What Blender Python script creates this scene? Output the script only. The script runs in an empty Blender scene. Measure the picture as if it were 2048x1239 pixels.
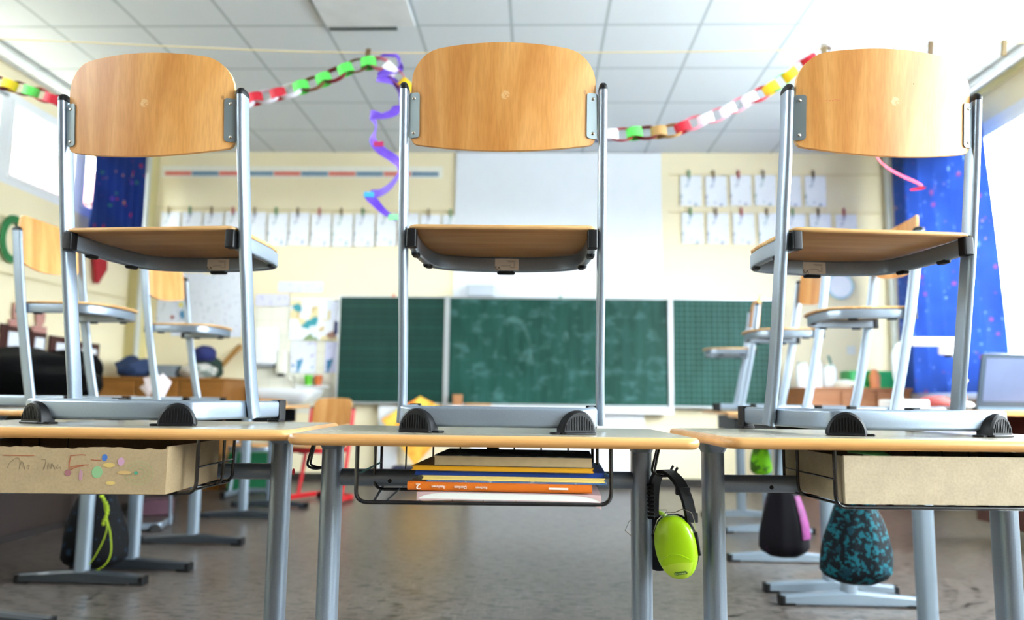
import bpy, math, random
from mathutils import Vector, Matrix
random.seed(7)
S = bpy.context.scene
COL = S.collection

# ------------------------------------------------------------------ camera
EYE = Vector((0, 0, .775))
cRt = Vector((0.99945066, 0.03314171, 0.)); cU = Vector((0.00391077, -0.11793667, 0.99301342))
cF = Vector((-0.03291016, 0.99246792, 0.11800149))
FPX = 1506.; ROLL = .0128
cc, cs = math.cos(ROLL), math.sin(ROLL)
def camera():
    cam = bpy.data.cameras.new('camera'); o = bpy.data.objects.new('camera', cam); COL.objects.link(o)
    r = cRt*cc + cU*cs; u = cU*cc - cRt*cs; b = -cF
    m = Matrix(((r.x, u.x, b.x, EYE.x), (r.y, u.y, b.y, EYE.y), (r.z, u.z, b.z, EYE.z), (0, 0, 0, 1)))
    o.matrix_world = m
    cam.sensor_width = 36; cam.lens = FPX/2048*36; cam.clip_start = .02; cam.clip_end = 200
    cam.dof.use_dof = True; cam.dof.focus_distance = 1.46; cam.dof.aperture_fstop = 2.5
    S.camera = o
camera()
def ray(px, py):
    u = (px-1024)/FPX; v = (py-619.5)/FPX
    x = cc*u + cs*v; y = -cs*u + cc*v
    return cF + cRt*x - cU*y
def AY(px, py, Y):
    d = ray(px, py); return EYE + d*(Y/d.y)
def AX(px, py, X):
    d = ray(px, py); return EYE + d*(X/d.x)
def AZ(px, py, z):
    d = ray(px, py); return EYE + d*((z-EYE.z)/d.z)

# ------------------------------------------------------------------ light
S.view_settings.view_transform = 'Standard'; S.view_settings.look = 'None'
S.view_settings.exposure = 1.88; S.view_settings.gamma = 1.0
W = bpy.data.worlds.new('sky'); S.world = W; W.use_nodes = True
wn = W.node_tree.nodes; wl = W.node_tree.links
# overcast sky: bright above the horizon, dull ground below it
_tc = wn.new('ShaderNodeTexCoord'); _sp = wn.new('ShaderNodeSeparateXYZ'); _rp = wn.new('ShaderNodeValToRGB')
wl.new(_tc.outputs['Generated'], _sp.inputs[0]); wl.new(_sp.outputs[2], _rp.inputs[0])
_e = _rp.color_ramp.elements; _e[0].position = 0.0; _e[0].color = (.03, .03, .03, 1); _e[1].position = .10; _e[1].color = (.88, .945, 1.0, 1)
wl.new(_rp.outputs[0], wn['Background'].inputs[0])
wn['Background'].inputs[1].default_value = 11.0
def area(name, loc, rot, sx, sy, power, col=(1, 1, 1), portal=False):
    L = bpy.data.lights.new(name, 'AREA'); L.shape = 'RECTANGLE'; L.size = sx; L.size_y = sy; L.energy = power; L.color = col
    L.cycles.is_portal = portal
    o = bpy.data.objects.new(name, L); COL.objects.link(o); o.location = loc; o.rotation_euler = rot
    return o
RX, LX, BY, CZ, FY = 3.40, -3.85, 7.14, 3.175, -2.6        # room
# daylight entering through the right-hand and the left-hand window rows

# ------------------------------------------------------------------ materials
def lin(c):
    if isinstance(c, str):
        c = tuple(int(c[i:i+2], 16)/255 for i in (0, 2, 4))
    return tuple((v/12.92 if v <= .04045 else ((v+.055)/1.055)**2.4) for v in c) + (1,)
class NT:
    def __init__(s, name):
        s.m = bpy.data.materials.new(name); s.m.use_nodes = True
        s.t = s.m.node_tree; s.b = s.t.nodes['Principled BSDF']
    def n(s, kind, **kw):
        nd = s.t.nodes.new(kind)
        for k, v in kw.items():
            if k.startswith('i_'):
                nd.inputs[k[2:].replace('_', ' ')].default_value = v
            else: setattr(nd, k, v)
        return nd
    def l(s, a, b): s.t.links.new(a, b)
    def coord(s, scale=(1, 1, 1), rot=(0, 0, 0), kind='Object'):
        tc = s.n('ShaderNodeTexCoord'); mp = s.n('ShaderNodeMapping')
        mp.inputs['Scale'].default_value = scale; mp.inputs['Rotation'].default_value = rot
        s.l(tc.outputs[kind], mp.inputs[0]); return mp.outputs[0]
    def noise(s, vec, scale, detail=3, rough=.5, dist=0):
        n = s.n('ShaderNodeTexNoise'); n.inputs['Scale'].default_value = scale; n.inputs['Detail'].default_value = detail
        n.inputs['Roughness'].default_value = rough; n.inputs['Distortion'].default_value = dist
        s.l(vec, n.inputs['Vector']); return n.outputs['Fac']
    def ramp(s, fac, stops, interp='LINEAR'):
        r = s.n('ShaderNodeValToRGB'); r.color_ramp.interpolation = interp
        e = r.color_ramp.elements
        while len(e) < len(stops): e.new(.5)
        for i, (p, c) in enumerate(stops): e[i].position = p; e[i].color = c if len(c) == 4 and not isinstance(c, str) else lin(c)
        s.l(fac, r.inputs[0]); return r.outputs[0]
    def mix(s, fac, a, b, mode='MIX'):
        m = s.n('ShaderNodeMix', data_type='RGBA', blend_type=mode)
        for sock, v in ((m.inputs[0], fac), (m.inputs[6], a), (m.inputs[7], b)):
            if hasattr(v, 'is_linked'): s.l(v, sock)
            elif isinstance(v, (int, float)): sock.default_value = v
            else: sock.default_value = v if not isinstance(v, str) else lin(v)
        return m.outputs[2]
    def math(s, op, a, b=None, c=None):
        m = s.n('ShaderNodeMath', operation=op)
        for i, v in enumerate((a, b, c)):
            if v is None: continue
            if hasattr(v, 'is_linked'): s.l(v, m.inputs[i])
            else: m.inputs[i].default_value = v
        return m.outputs[0]
    def sep(s, vec):
        n = s.n('ShaderNodeSeparateXYZ'); s.l(vec, n.inputs[0]); return n.outputs
    def base(s, c): s.l(c, s.b.inputs['Base Color'])
    def bump(s, h, strength=.2, dist=.01):
        b = s.n('ShaderNodeBump'); b.inputs['Strength'].default_value = strength; b.inputs['Distance'].default_value = dist
        s.l(h, b.inputs['Height']); s.l(b.outputs[0], s.b.inputs['Normal'])
_mc = {}
def plain(name, col, rough=.5, metal=0., coat=0., var=.06, vscale=6, **kw):
    if name in _mc: return _mc[name]
    t = NT(name); t.b.inputs['Roughness'].default_value = rough; t.b.inputs['Metallic'].default_value = metal
    t.b.inputs['Coat Weight'].default_value = coat
    c = lin(col)
    v = t.noise(t.coord(), vscale, 2)
    d = tuple(x*(1-var) for x in c[:3])+(1,); l = tuple(min(1, x*(1+var)) for x in c[:3])+(1,)
    t.base(t.ramp(v, [(.3, d), (.7, l)]))
    for k, x in kw.items(): t.b.inputs[k].default_value = x
    _mc[name] = t.m; return t.m
def beech(name, c1, c2, c3, axis='Z', rough=.42, knot=True, scale=1.0, mark=None, seed=0.):
    t = NT(name); sc = {'Z': (7, 7, .9), 'X': (.9, 7, 7), 'Y': (7, .9, 7)}[axis]
    v = t.coord(tuple(x*scale for x in sc))
    ad = t.n('ShaderNodeVectorMath', operation='ADD'); ad.inputs[1].default_value = (seed, seed*1.7, seed*.6); t.l(v, ad.inputs[0]); v = ad.outputs[0]
    f1 = t.noise(v, 1.25, 3, .5, 1.6)
    sc2 = {'Z': (260, 260, 9), 'X': (9, 260, 260), 'Y': (260, 9, 260)}[axis]
    f2 = t.noise(t.coord(sc2), 1, 2)
    a = t.ramp(f1, [(.3, c1), (.5, c2), (.68, c3)])
    g = t.ramp(f2, [(.35, (.80, .78, .74, 1)), (.6, (1, 1, 1, 1))])
    col = t.mix(.55, a, g, 'MULTIPLY')
    if knot:
        vo = t.n('ShaderNodeTexVoronoi'); vo.inputs['Scale'].default_value = 13
        t.l(t.coord((1, 1, .6)), vo.inputs['Vector'])
        k = t.math('LESS_THAN', vo.outputs['Distance'], .045)
        col = t.mix(t.math('MULTIPLY', k, .45), col, (.16, .08, .03, 1))
    if mark:   # marks: list of (x, z, rx, rz, colour, strength)
        x, y, z = t.sep(t.coord())
        for mx, mz, rx, rz, mc, st in mark:
            dx = t.math('DIVIDE', t.math('SUBTRACT', x, mx), rx); dz = t.math('DIVIDE', t.math('SUBTRACT', z, mz), rz)
            d = t.math('ADD', t.math('MULTIPLY', dx, dx), t.math('MULTIPLY', dz, dz))
            inside = t.math('LESS_THAN', d, 1.0)
            nz = t.noise(t.coord((1, 1, 1)), 420, 2)
            w = t.math('MULTIPLY', inside, t.math('MULTIPLY', t.math('GREATER_THAN', nz, .42), st))
            col = t.mix(w, col, mc)
    t.base(col); t.b.inputs['Roughness'].default_value = rough
    t.b.inputs['Coat Weight'].default_value = .10; t.b.inputs['Coat Roughness'].default_value = .3
    t.b.inputs['Specular IOR Level'].default_value = .22
    return t.m

M = {}
M['beech'] = beech('beech_plywood', 'B9793A', 'CD9250', 'DBA566', mark=[(.005, .653, .0085, .0085, lin('DDBE92'), .45)])
M['beech_c'] = beech('beech_plywood_plain', 'BC8040', 'CA9152', 'D6A266', seed=3.1)
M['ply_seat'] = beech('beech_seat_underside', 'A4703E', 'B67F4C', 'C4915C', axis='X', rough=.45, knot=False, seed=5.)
M['ply_edge'] = beech('plywood_edge', 'B98A54', 'D8AC74', 'E6C08C', axis='X', rough=.5, knot=False, scale=3)
M['band'] = beech('beech_edge_band', 'C08C52', 'CA985E', 'D2A46C', axis='X', rough=.30, knot=False)
M['cupboard'] = beech('brown_cupboard_wood', '7A4E1E', '8A5A26', '96652E', axis='X', rough=.5, knot=False)
M['cupboard2'] = beech('pinkish_cupboard_wood', '9A6038', 'A66C44', 'B27A52', axis='X', rough=.4, knot=False)
def m_silver():
    t = NT('silver_powder_coat')
    f = t.noise(t.coord(), 900, 2)
    t.base(t.ramp(f, [(.3, '7F8C9A'), (.7, '8F9BA8')]))
    t.b.inputs['Metallic'].default_value = .6; t.b.inputs['Roughness'].default_value = .34
    t.b.inputs['Coat Weight'].default_value = .3; t.b.inputs['Coat Roughness'].default_value = .15
    return t.m
M['silver'] = m_silver()
M['greymetal'] = plain('grey_leg_enamel', '76838F', .35, .35, .2)
M['darkfoot'] = plain('dark_grey_foot_enamel', '2E343A', .4, .3, .1)
M['black'] = plain('black_plastic', '040406', .5, vscale=30, **{'Specular IOR Level': .3})
M['blackwire'] = plain('black_lacquered_wire', '08080A', .22, coat=.6)
M['screw'] = plain('zinc_screw', 'C9C5B8', .25, 1.)
M['screwdark'] = plain('screw_recess', '3A3833', .5, .5)
M['plate'] = plain('grey_bracket_enamel', '7C888C', .35, .4, .2)
M['red_metal'] = plain('red_enamel', 'B8141C', .35, 0, .4)
M['white'] = plain('white_enamel', 'EDEFF2', .35, var=.02)
M['white_plastic'] = plain('white_plastic', 'F2F4F6', .3, var=.02)
def m_laminate():
    t = NT('grey_laminate')
    f = t.noise(t.coord(), 90, 2, .5)
    t.base(t.ramp(f, [(.3, '837D6D'), (.7, '8D8878')])); t.b.inputs['Roughness'].default_value = .26
    return t.m
M['laminate'] = m_laminate()
def m_card(name, base, worn=True, drawing=False):
    t = NT(name)
    f = t.noise(t.coord(), 22, 5, .7); g = t.noise(t.coord(), 240, 2)
    c = lin(base); c0 = tuple(v*.84 for v in c[:3])+(1,)
    col = t.ramp(f, [(.3, c0), (.7, c)])
    col = t.mix(.25, col, t.ramp(g, [(.35, (.6, .55, .5, 1)), (.6, (1, 1, 1, 1))]), 'MULTIPLY')
    t.base(col); t.b.inputs['Roughness'].default_value = .8
    t.bump(f, .15, .004)
    return t.m
M['card'] = m_card('brown_cardboard', 'A8916E')
M['card2'] = m_card('smooth_greyboard', 'B4A488')
M['card_shade'] = m_card('cardboard_shade', '3A3026')  # box floor coloured dark for the shade inside the boxes

def m_floor():
    t = NT('mottled_linoleum')
    v = t.coord((1, 1, 1), (0, 0, math.radians(3)))
    f = t.noise(v, 3.0, 4, .6)
    a = t.ramp(f, [(.3, '504843'), (.7, '5C5550')])
    st = t.noise(t.coord((15, 48, 1), (0, 0, math.radians(24))), 1.0, 3, .6, .2)
    a = t.mix(t.ramp(st, [(.53, (0, 0, 0, 1)), (.60, (1, 1, 1, 1))]), a, '120E0C')
    st2 = t.noise(t.coord((60, 12, 1), (0, 0, math.radians(3))), 1.2, 2, .6)
    a = t.mix(t.ramp(st2, [(.55, (0, 0, 0, 1)), (.7, (.4, .4, .4, 1))]), a, '7A736E')
    x, y, z = t.sep(v)
    lx = t.math('LESS_THAN', t.math('PINGPONG', t.math('ADD', x, .42), .60), .0022)
    ly = t.math('LESS_THAN', t.math('PINGPONG', t.math('ADD', y, .3), .60), .0022)
    a = t.mix(t.math('MULTIPLY', t.math('MAXIMUM', lx, ly), .6), a, '3B3531')
    t.base(a); t.b.inputs['Roughness'].default_value = .30; t.b.inputs['Specular IOR Level'].default_value = .28
    t.b.inputs['Coat Weight'].default_value = .0; t.b.inputs['Coat Roughness'].default_value = .12
    return t.m
def m_ceiling():
    t = NT('ceiling_tiles')
    v = t.coord()
    x, y, z = t.sep(v)
    gx = t.math('PINGPONG', t.math('SUBTRACT', x, .427-.607*20), .3035)
    gy = t.math('PINGPONG', t.math('SUBTRACT', y, 4.610-.638*20), .319)
    seam = t.math('MINIMUM', gx, gy)
    line = t.math('LESS_THAN', seam, .0065); edge = t.math('LESS_THAN', seam, .013)
    f = t.noise(v, 400, 2); g = t.noise(v, 1.2, 2)
    a = t.ramp(f, [(.35, 'CDD2D6'), (.65, 'D9DEE2')])
    a = t.mix(t.math('MULTIPLY', edge, .35), a, '949DA0')
    a = t.mix(t.math('MULTIPLY', line, .75), a, '98A4A8')
    t.base(a); t.b.inputs['Roughness'].default_value = .85
    t.bump(seam, .5, .01)
    return t.m
def m_wall(name, c):
    t = NT(name); v = t.coord()
    f = t.noise(v, 1.1, 3); g = t.noise(v, 160, 2)
    l = lin(c); d = tuple(q*.93 for q in l[:3])+(1,)
    t.base(t.ramp(f, [(.3, d), (.7, l)])); t.b.inputs['Roughness'].default_value = .75; t.bump(g, .08, .003)
    return t.m
M['floor'] = m_floor(); M['ceiling'] = m_ceiling()
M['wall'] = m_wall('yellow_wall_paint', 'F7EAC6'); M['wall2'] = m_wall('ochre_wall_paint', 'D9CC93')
M['whitewall'] = m_wall('white_window_paint', 'EEF1F2')
def m_board(name, kind):
    t = NT(name); v = t.coord()
    f = t.noise(t.coord((1.2, 1, .8)), 1.7, 5, .6, 1.2); g = t.noise(t.coord((9, 1, 1.2)), 1.5, 4, .6, .3)
    a = t.mix(.5, t.ramp(f, [(.40, '08382D'), (.75, '1F5248')]), t.ramp(g, [(.40, '083A2F'), (.85, '2C5C56')]))
    x, y, z = t.sep(v)
    if kind == 'lines':
        a = t.mix(.7, a, '042E26')
        s = t.math('LESS_THAN', t.math('PINGPONG', z, .05), .004)
        a = t.mix(t.math('MULTIPLY', s, .45), a, '1F5A50')
        s = t.math('LESS_THAN', t.math('PINGPONG', z, .10), .035)
        a = t.mix(t.math('MULTIPLY', s, .25), a, '02261F')
    if kind == 'grid':
        s = t.math('MAXIMUM', t.math('LESS_THAN', t.math('PINGPONG', z, .025), .003), t.math('LESS_THAN', t.math('PINGPONG', x, .025), .003))
        a = t.mix(t.math('MULTIPLY', s, .4), a, '4C8478')
    if kind == 'plain':   # wiped chalk smears
        for (mx, mz, r0, r1, st) in ((-.42, .46, .150, .178, .22), (-.26, .40, .0, .035, .16), (.07, .62, .0, .03, .30)):
            dx = t.math('SUBTRACT', x, mx); dz = t.math('MULTIPLY', t.math('SUBTRACT', z, mz), .5)
            d = t.math('SQRT', t.math('ADD', t.math('MULTIPLY', dx, dx), t.math('MULTIPLY', dz, dz)))
            ring = t.math('MULTIPLY', t.math('GREATER_THAN', d, r0), t.math('LESS_THAN', d, r1))
            wob = t.ramp(t.noise(t.coord((1, 1, .6)), 5, 3), [(.42, (0, 0, 0, 1)), (.6, (1, 1, 1, 1))])
            ring = t.math('MULTIPLY', ring, t.math('MULTIPLY', t.math('GREATER_THAN', dz, -.02), t.math('MULTIPLY', wob, st)))
            a = t.mix(ring, a, '7FA8A2')
        nz = t.noise(t.coord((2.2, 1, 4)), 2.2, 3, .6)
        a = t.mix(t.ramp(nz, [(.52, (0, 0, 0, 1)), (.75, (.32, .32, .32, 1))]), a, '6E9C9A')
    t.base(a); t.b.inputs['Roughness'].default_value = .5; t.b.inputs['Specular IOR Level'].default_value = .25
    return t.m
M['board'] = m_board('chalkboard_green', 'plain'); M['board_l'] = m_board('chalkboard_lined', 'lines'); M['board_g'] = m_board('chalkboard_squared', 'grid')
def m_curtain(name, base, sp, tl=.35):
    t = NT(name); v = t.coord((1, 1, 1))
    col = lin(base)
    def dots(scale, th, off):
        nonlocal out
        vo = t.n('ShaderNodeTexVoronoi'); vo.inputs['Scale'].default_value = scale
        ad = t.n('ShaderNodeVectorMath', operation='ADD'); ad.inputs[1].default_value = off; t.l(v, ad.inputs[0])
        t.l(ad.outputs[0], vo.inputs['Vector'])
        k = t.math('LESS_THAN', vo.outputs['Distance'], th)
        c = t.ramp(t.sep(vo.outputs['Color'])[0], sp, 'CONSTANT')
        out = t.mix(k, out, c)
    f = t.noise(v, 3, 2)
    out = t.ramp(f, [(.3, tuple(q*.75 for q in col[:3])+(1,)), (.7, col)])
    dots(9., .17, (0, 0, 0)); dots(17., .13, (3, 1, 2))
    t.base(out); t.b.inputs['Roughness'].default_value = .85
    t.b.inputs['Transmission Weight'].default_value = 0
    # thin cloth lets some daylight through
    tr = t.n('ShaderNodeBsdfTranslucent'); t.l(out, tr.inputs[0])
    mx = t.n('ShaderNodeMixShader'); mx.inputs[0].default_value = tl
    t.l(t.b.outputs[0], mx.inputs[1]); t.l(tr.outputs[0], mx.inputs[2])
    t.l(mx.outputs[0], t.t.nodes['Material Output'].inputs[0])
    return t.m
M['curtain_l'] = m_curtain('blue_patterned_curtain', '1C3A84', [(0, '8A2C5A'), (.3, 'C98A3C'), (.5, '2E6E6A'), (.7, '5A3C9A'), (.85, 'B02848')])
M['curtain_r'] = m_curtain('blue_ornament_curtain', '5878B4', [(0, '9A6E96'), (.3, '90A6D4'), (.6, '7C98CE'), (.85, 'B09AA0')], .6)
def m_glass():
    t = NT('window_glass'); nt = t.t
    g = t.n('ShaderNodeBsdfGlossy'); g.inputs['Roughness'].default_value = .02
    tr = t.n('ShaderNodeBsdfTransparent'); tr.inputs[0].default_value = (.96, .98, .98, 1)
    lw = t.n('ShaderNodeLayerWeight'); fr = t.math('ADD', t.math('MULTIPLY', t.math('POWER', lw.outputs['Facing'], 4.0), .35), .03)
    mx = t.n('ShaderNodeMixShader'); t.l(fr, mx.inputs[0]); t.l(tr.outputs[0], mx.inputs[1]); t.l(g.outputs[0], mx.inputs[2])
    t.l(mx.outputs[0], nt.nodes['Material Output'].inputs[0]); return t.m
M['glass'] = m_glass()
def paper(name, base, ink=None, scale=30, th=.58, rough=.8, alt=None):
    if name in _mc: return _mc[name]
    t = NT(name); v = t.coord()
    out = t.ramp(t.noise(v, 3, 2), [(.3, lin(base)), (.7, tuple(min(1, q*1.03) for q in lin(base)[:3])+(1,))])
    if ink:
        x = t.noise(t.coord((1, 1, 1.0)), scale, 3, .6)
        out = t.mix(t.ramp(x, [(th, (0, 0, 0, 1)), (th+.05, (.8, .8, .8, 1))]), out, ink)
    if alt:
        x = t.noise(t.coord((1, 1, 1)), scale*.45, 2, .5)
        out = t.mix(t.ramp(x, [(.60, (0, 0, 0, 1)), (.62, (1, 1, 1, 1))]), out, alt)
    t.base(out); t.b.inputs['Roughness'].default_value = rough; t.b.inputs['Specular IOR Level'].default_value = .2
    _mc[name] = t.m; return t.m

# ------------------------------------------------------------------ mesh builder
class MB:
    def __init__(s): s.v = []; s.f = []; s.mi = []
    def quad_idx(s, idx, mi=0): s.f.append(tuple(idx)); s.mi.append(mi)
    def box(s, lo, hi, mi=0, mat=None):
        b = len(s.v)
        for z in (lo[2], hi[2]):
            for x, y in ((lo[0], lo[1]), (hi[0], lo[1]), (hi[0], hi[1]), (lo[0], hi[1])):
                p = Vector((x, y, z)); s.v.append(mat @ p if mat else p)
        for q in ((0, 3, 2, 1), (4, 5, 6, 7), (0, 1, 5, 4), (1, 2, 6, 5), (2, 3, 7, 6), (3, 0, 4, 7)):
            s.quad_idx([b+i for i in q], mi)
        return s
    def rbox(s, lo, hi, r, mi=0, mat=None, seg=4):
        """box with corners rounded in XY"""
        out = rrect(hi[0]-lo[0], hi[1]-lo[1], r, seg)
        cx, cy = (lo[0]+hi[0])/2, (lo[1]+hi[1])/2
        e = min(r*.4, (hi[2]-lo[2])*.3)
        loops = []
        for z, k in ((lo[2], e), (lo[2]+e, 0), (hi[2]-e, 0), (hi[2], e)):
            o2 = rrect(hi[0]-lo[0]-2*k, hi[1]-lo[1]-2*k, max(r-k, .0005), seg)
            loops.append([Vector((cx+a, cy+b, z)) for a, b in o2])
        s.loft(loops, True, True, mi, mat); return s
    def loft(s, loops, cap0=True, cap1=True, mi=0, mat=None, closed=True):
        b = len(s.v); n = len(loops[0])
        for L in loops:
            for p in L: s.v.append(mat @ p if mat else p)
        for i in range(len(loops)-1):
            for j in range(n if closed else n-1):
                k = (j+1) % n
                s.quad_idx((b+i*n+j, b+i*n+k, b+(i+1)*n+k, b+(i+1)*n+j), mi)
        if cap0: s.quad_idx([b+j for j in range(n)][::-1], mi)
        if cap1: s.quad_idx([b+(len(loops)-1)*n+j for j in range(n)], mi)
        return s
    def sweep(s, path, prof, N=None, mi=0, closed=False, caps=True, scales=None, mat=None):
        """prof (a, b): a along side = T x N, b along N"""
        P = [Vector(p) for p in path]; n = len(P); loops = []
        up = Vector(N).normalized() if N is not None else None
        for i in range(n):
            if closed: T = P[(i+1) % n]-P[i-1]
            else: T = P[min(i+1, n-1)]-P[max(i-1, 0)]
            T.normalize()
            if up is None:
                up = Vector((0, 0, 1)) if abs(T.z) < .9 else Vector((1, 0, 0))
            side = T.cross(up)
            if side.length < 1e-5: side = T.orthogonal()
            side.normalize(); b = side.cross(T).normalized()
            if N is None: up = b
            k = scales[i] if scales else 1
            # mitre
            loops.append([P[i]+side*(a*k)+b*(c*k) for a, c in prof])
        if closed: loops.append(loops[0]); return s.loft(loops, False, False, mi, mat)
        return s.loft(loops, caps, caps, mi, mat)
    def tube(s, path, r, seg=10, mi=0, **kw):
        return s.sweep(path, [(r*math.cos(2*math.pi*i/seg), r*math.sin(2*math.pi*i/seg)) for i in range(seg)], mi=mi, **kw)
    def lathe(s, prof, seg=24, mi=0, mat=None):
        loops = [[Vector((r*math.cos(2*math.pi*i/seg), r*math.sin(2*math.pi*i/seg), z)) for i in range(seg)] for r, z in prof]
        return s.loft(loops, True, True, mi, mat)
    def prism(s, outline, z0, z1, mi=0, mat=None):
        return s.loft([[Vector((x, y, z0)) for x, y in outline], [Vector((x, y, z1)) for x, y in outline]], True, True, mi, mat)
    def ell(s, c, r, seg=20, rings=12, mi=0, mat=None, f=None):
        loops = []
        for i in range(1, rings):
            th = math.pi*i/rings
            L = []
            for j in range(seg):
                ph = 2*math.pi*j/seg
                p = Vector((math.sin(th)*math.cos(ph), math.sin(th)*math.sin(ph), -math.cos(th)))
                if f: p = f(p)
                L.append(Vector((c[0]+r[0]*p.x, c[1]+r[1]*p.y, c[2]+r[2]*p.z)))
            loops.append(L)
        return s.loft(loops, True, True, mi, mat)
    def build(s, name, mats, parent=None, smooth=True, ang=40, loc=None, rz=0):
        me = bpy.data.meshes.new(name); me.from_pydata([tuple(p) for p in s.v], [], s.f)
        if not isinstance(mats, (list, tuple)): mats = [mats]
        for m in mats: me.materials.append(m)
        for p, k in zip(me.polygons, s.mi): p.material_index = k
        me.validate(); me.update()
        import bmesh
        bm = bmesh.new(); bm.from_mesh(me); bmesh.ops.recalc_face_normals(bm, faces=bm.faces[:])
        if smooth:
            lim = math.radians(ang)
            for e in bm.edges:
                if len(e.link_faces) == 2: e.smooth = e.calc_face_angle(0) < lim
                else: e.smooth = False
            for fc in bm.faces: fc.smooth = True
        bm.to_mesh(me); bm.free()
        o = bpy.data.objects.new(name, me); COL.objects.link(o)
        if parent: o.parent = parent
        if loc is not None: o.location = loc
        o.rotation_euler.z = rz
        return o
def rrect(w, h, r, seg=4):
    r = min(r, w/2-1e-5, h/2-1e-5); out = []
    for cx, cy, a0 in ((w/2-r, h/2-r, 0), (-w/2+r, h/2-r, 90), (-w/2+r, -h/2+r, 180), (w/2-r, -h/2+r, 270)):
        for i in range(seg+1):
            a = math.radians(a0+90*i/seg); out.append((cx+r*math.cos(a), cy+r*math.sin(a)))
    return out
def oval(w, h, seg=5): return rrect(w, h, min(w, h)/2*.98, seg)
def catmull(pts, n=8, closed=False):
    P = [Vector(p) for p in pts]; out = []
    N = len(P); rng = range(N if closed else N-1)
    for i in rng:
        if closed: a, b, c, d = P[i-1], P[i], P[(i+1) % N], P[(i+2) % N]
        else: a, b, c, d = P[max(i-1, 0)], P[i], P[i+1], P[min(i+2, N-1)]
        for k in range(n):
            t = k/n
            out.append(.5*((2*b)+(c-a)*t+(2*a-5*b+4*c-d)*t*t+(3*b-a-3*c+d)*t**3))
    if not closed: out.append(P[-1])
    return out
def rounded(pts, r, seg=5):
    """polyline with rounded corners"""
    P = [Vector(p) for p in pts]; out = [P[0]]
    for i in range(1, len(P)-1):
        a, b, c = P[i-1], P[i], P[i+1]; u = (a-b); w = (c-b)
        k = min(r, u.length*.45, w.length*.45); p0 = b+u.normalized()*k; p1 = b+w.normalized()*k
        for j in range(seg+1):
            t = j/seg; out.append(p0*(1-t)**2+b*2*t*(1-t)+p1*t*t)
    out.append(P[-1]); return out
def empty(name, loc=(0, 0, 0), rz=0):
    o = bpy.data.objects.new(name, None); COL.objects.link(o); o.location = loc; o.rotation_euler.z = rz
    o.empty_display_size = .05; return o
def tag(o, label, cat, group=None, kind=None):
    o['label'] = label; o['category'] = cat
    if group: o['group'] = group
    if kind: o['kind'] = kind
    return o
def thing(name, label, cat, loc=(0, 0, 0), rz=0, group=None):
    return tag(empty(name, loc, rz), label, cat, group)
def struct(o): o['kind'] = 'structure'; return o
def dup(o, parent=None):
    c = o.copy(); COL.objects.link(c)
    if parent: c.parent = parent
    for ch in list(o.children): dup(ch, c)
    return c
def text(name, body, size, mat, parent, loc, rot, ext=.0003, align='CENTER', sx=1):
    cu = bpy.data.curves.new(name, 'FONT'); cu.body = body; cu.size = size; cu.extrude = ext; cu.align_x = align; cu.align_y = 'CENTER'
    cu.materials.append(mat); o = bpy.data.objects.new(name, cu); COL.objects.link(o)
    me = bpy.data.meshes.new_from_object(o); me.name = name; COL.objects.unlink(o); bpy.data.objects.remove(o)
    if not me.materials: me.materials.append(mat)
    o = bpy.data.objects.new(name, me); COL.objects.link(o)
    o.parent = parent; o.location = loc; o.rotation_euler = rot; o.scale = (sx, 1, 1)
    return o
R = math.radians

# ------------------------------------------------------------------ room shell
def slab(name, lo, hi, mat): return struct(MB().box(lo, hi).build(name, mat, smooth=False))
slab('floor', (LX-.3, FY, -.1), (RX+.3, BY+.2, 0), M['floor'])
slab('ceiling', (LX-.3, FY, CZ), (RX+.3, BY+.2, CZ+.1), M['ceiling'])
slab('wall_back', (LX-.3, BY, 0), (RX+.3, BY+.2, CZ), M['wall'])
slab('wall_front', (LX-.3, FY-.2, 0), (RX+.3, FY, CZ), plain('dark_unseen_wall', '6E5A48', .6))  # unseen wall behind the camera, darkened to cut bounce light
WL0, WL1 = 2.28, 2.96      # left window row sill / head
WR0, WR1 = .86, 2.92
b = MB(); b.box((LX-.3, FY, 0), (LX, BY, WL0)); b.box((LX-.3, FY, WL1), (LX, BY, CZ)); b.box((LX-.3, 6.9, WL0), (LX, BY, WL1)); b.box((LX-.3, FY, WL0), (LX, -1.9, WL1))
struct(b.build('wall_left', M['wall'], smooth=False))
b = MB(); b.box((RX, FY, 0), (RX+.3, BY, WR0)); b.box((RX, FY, WR1), (RX+.3, BY, CZ)); b.box((RX, 6.7, WR0), (RX+.3, BY, WR1)); b.box((RX, FY, WR0), (RX+.3, -1.9, WR1))
struct(b.build('wall_right', M['wall'], smooth=False))
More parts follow.
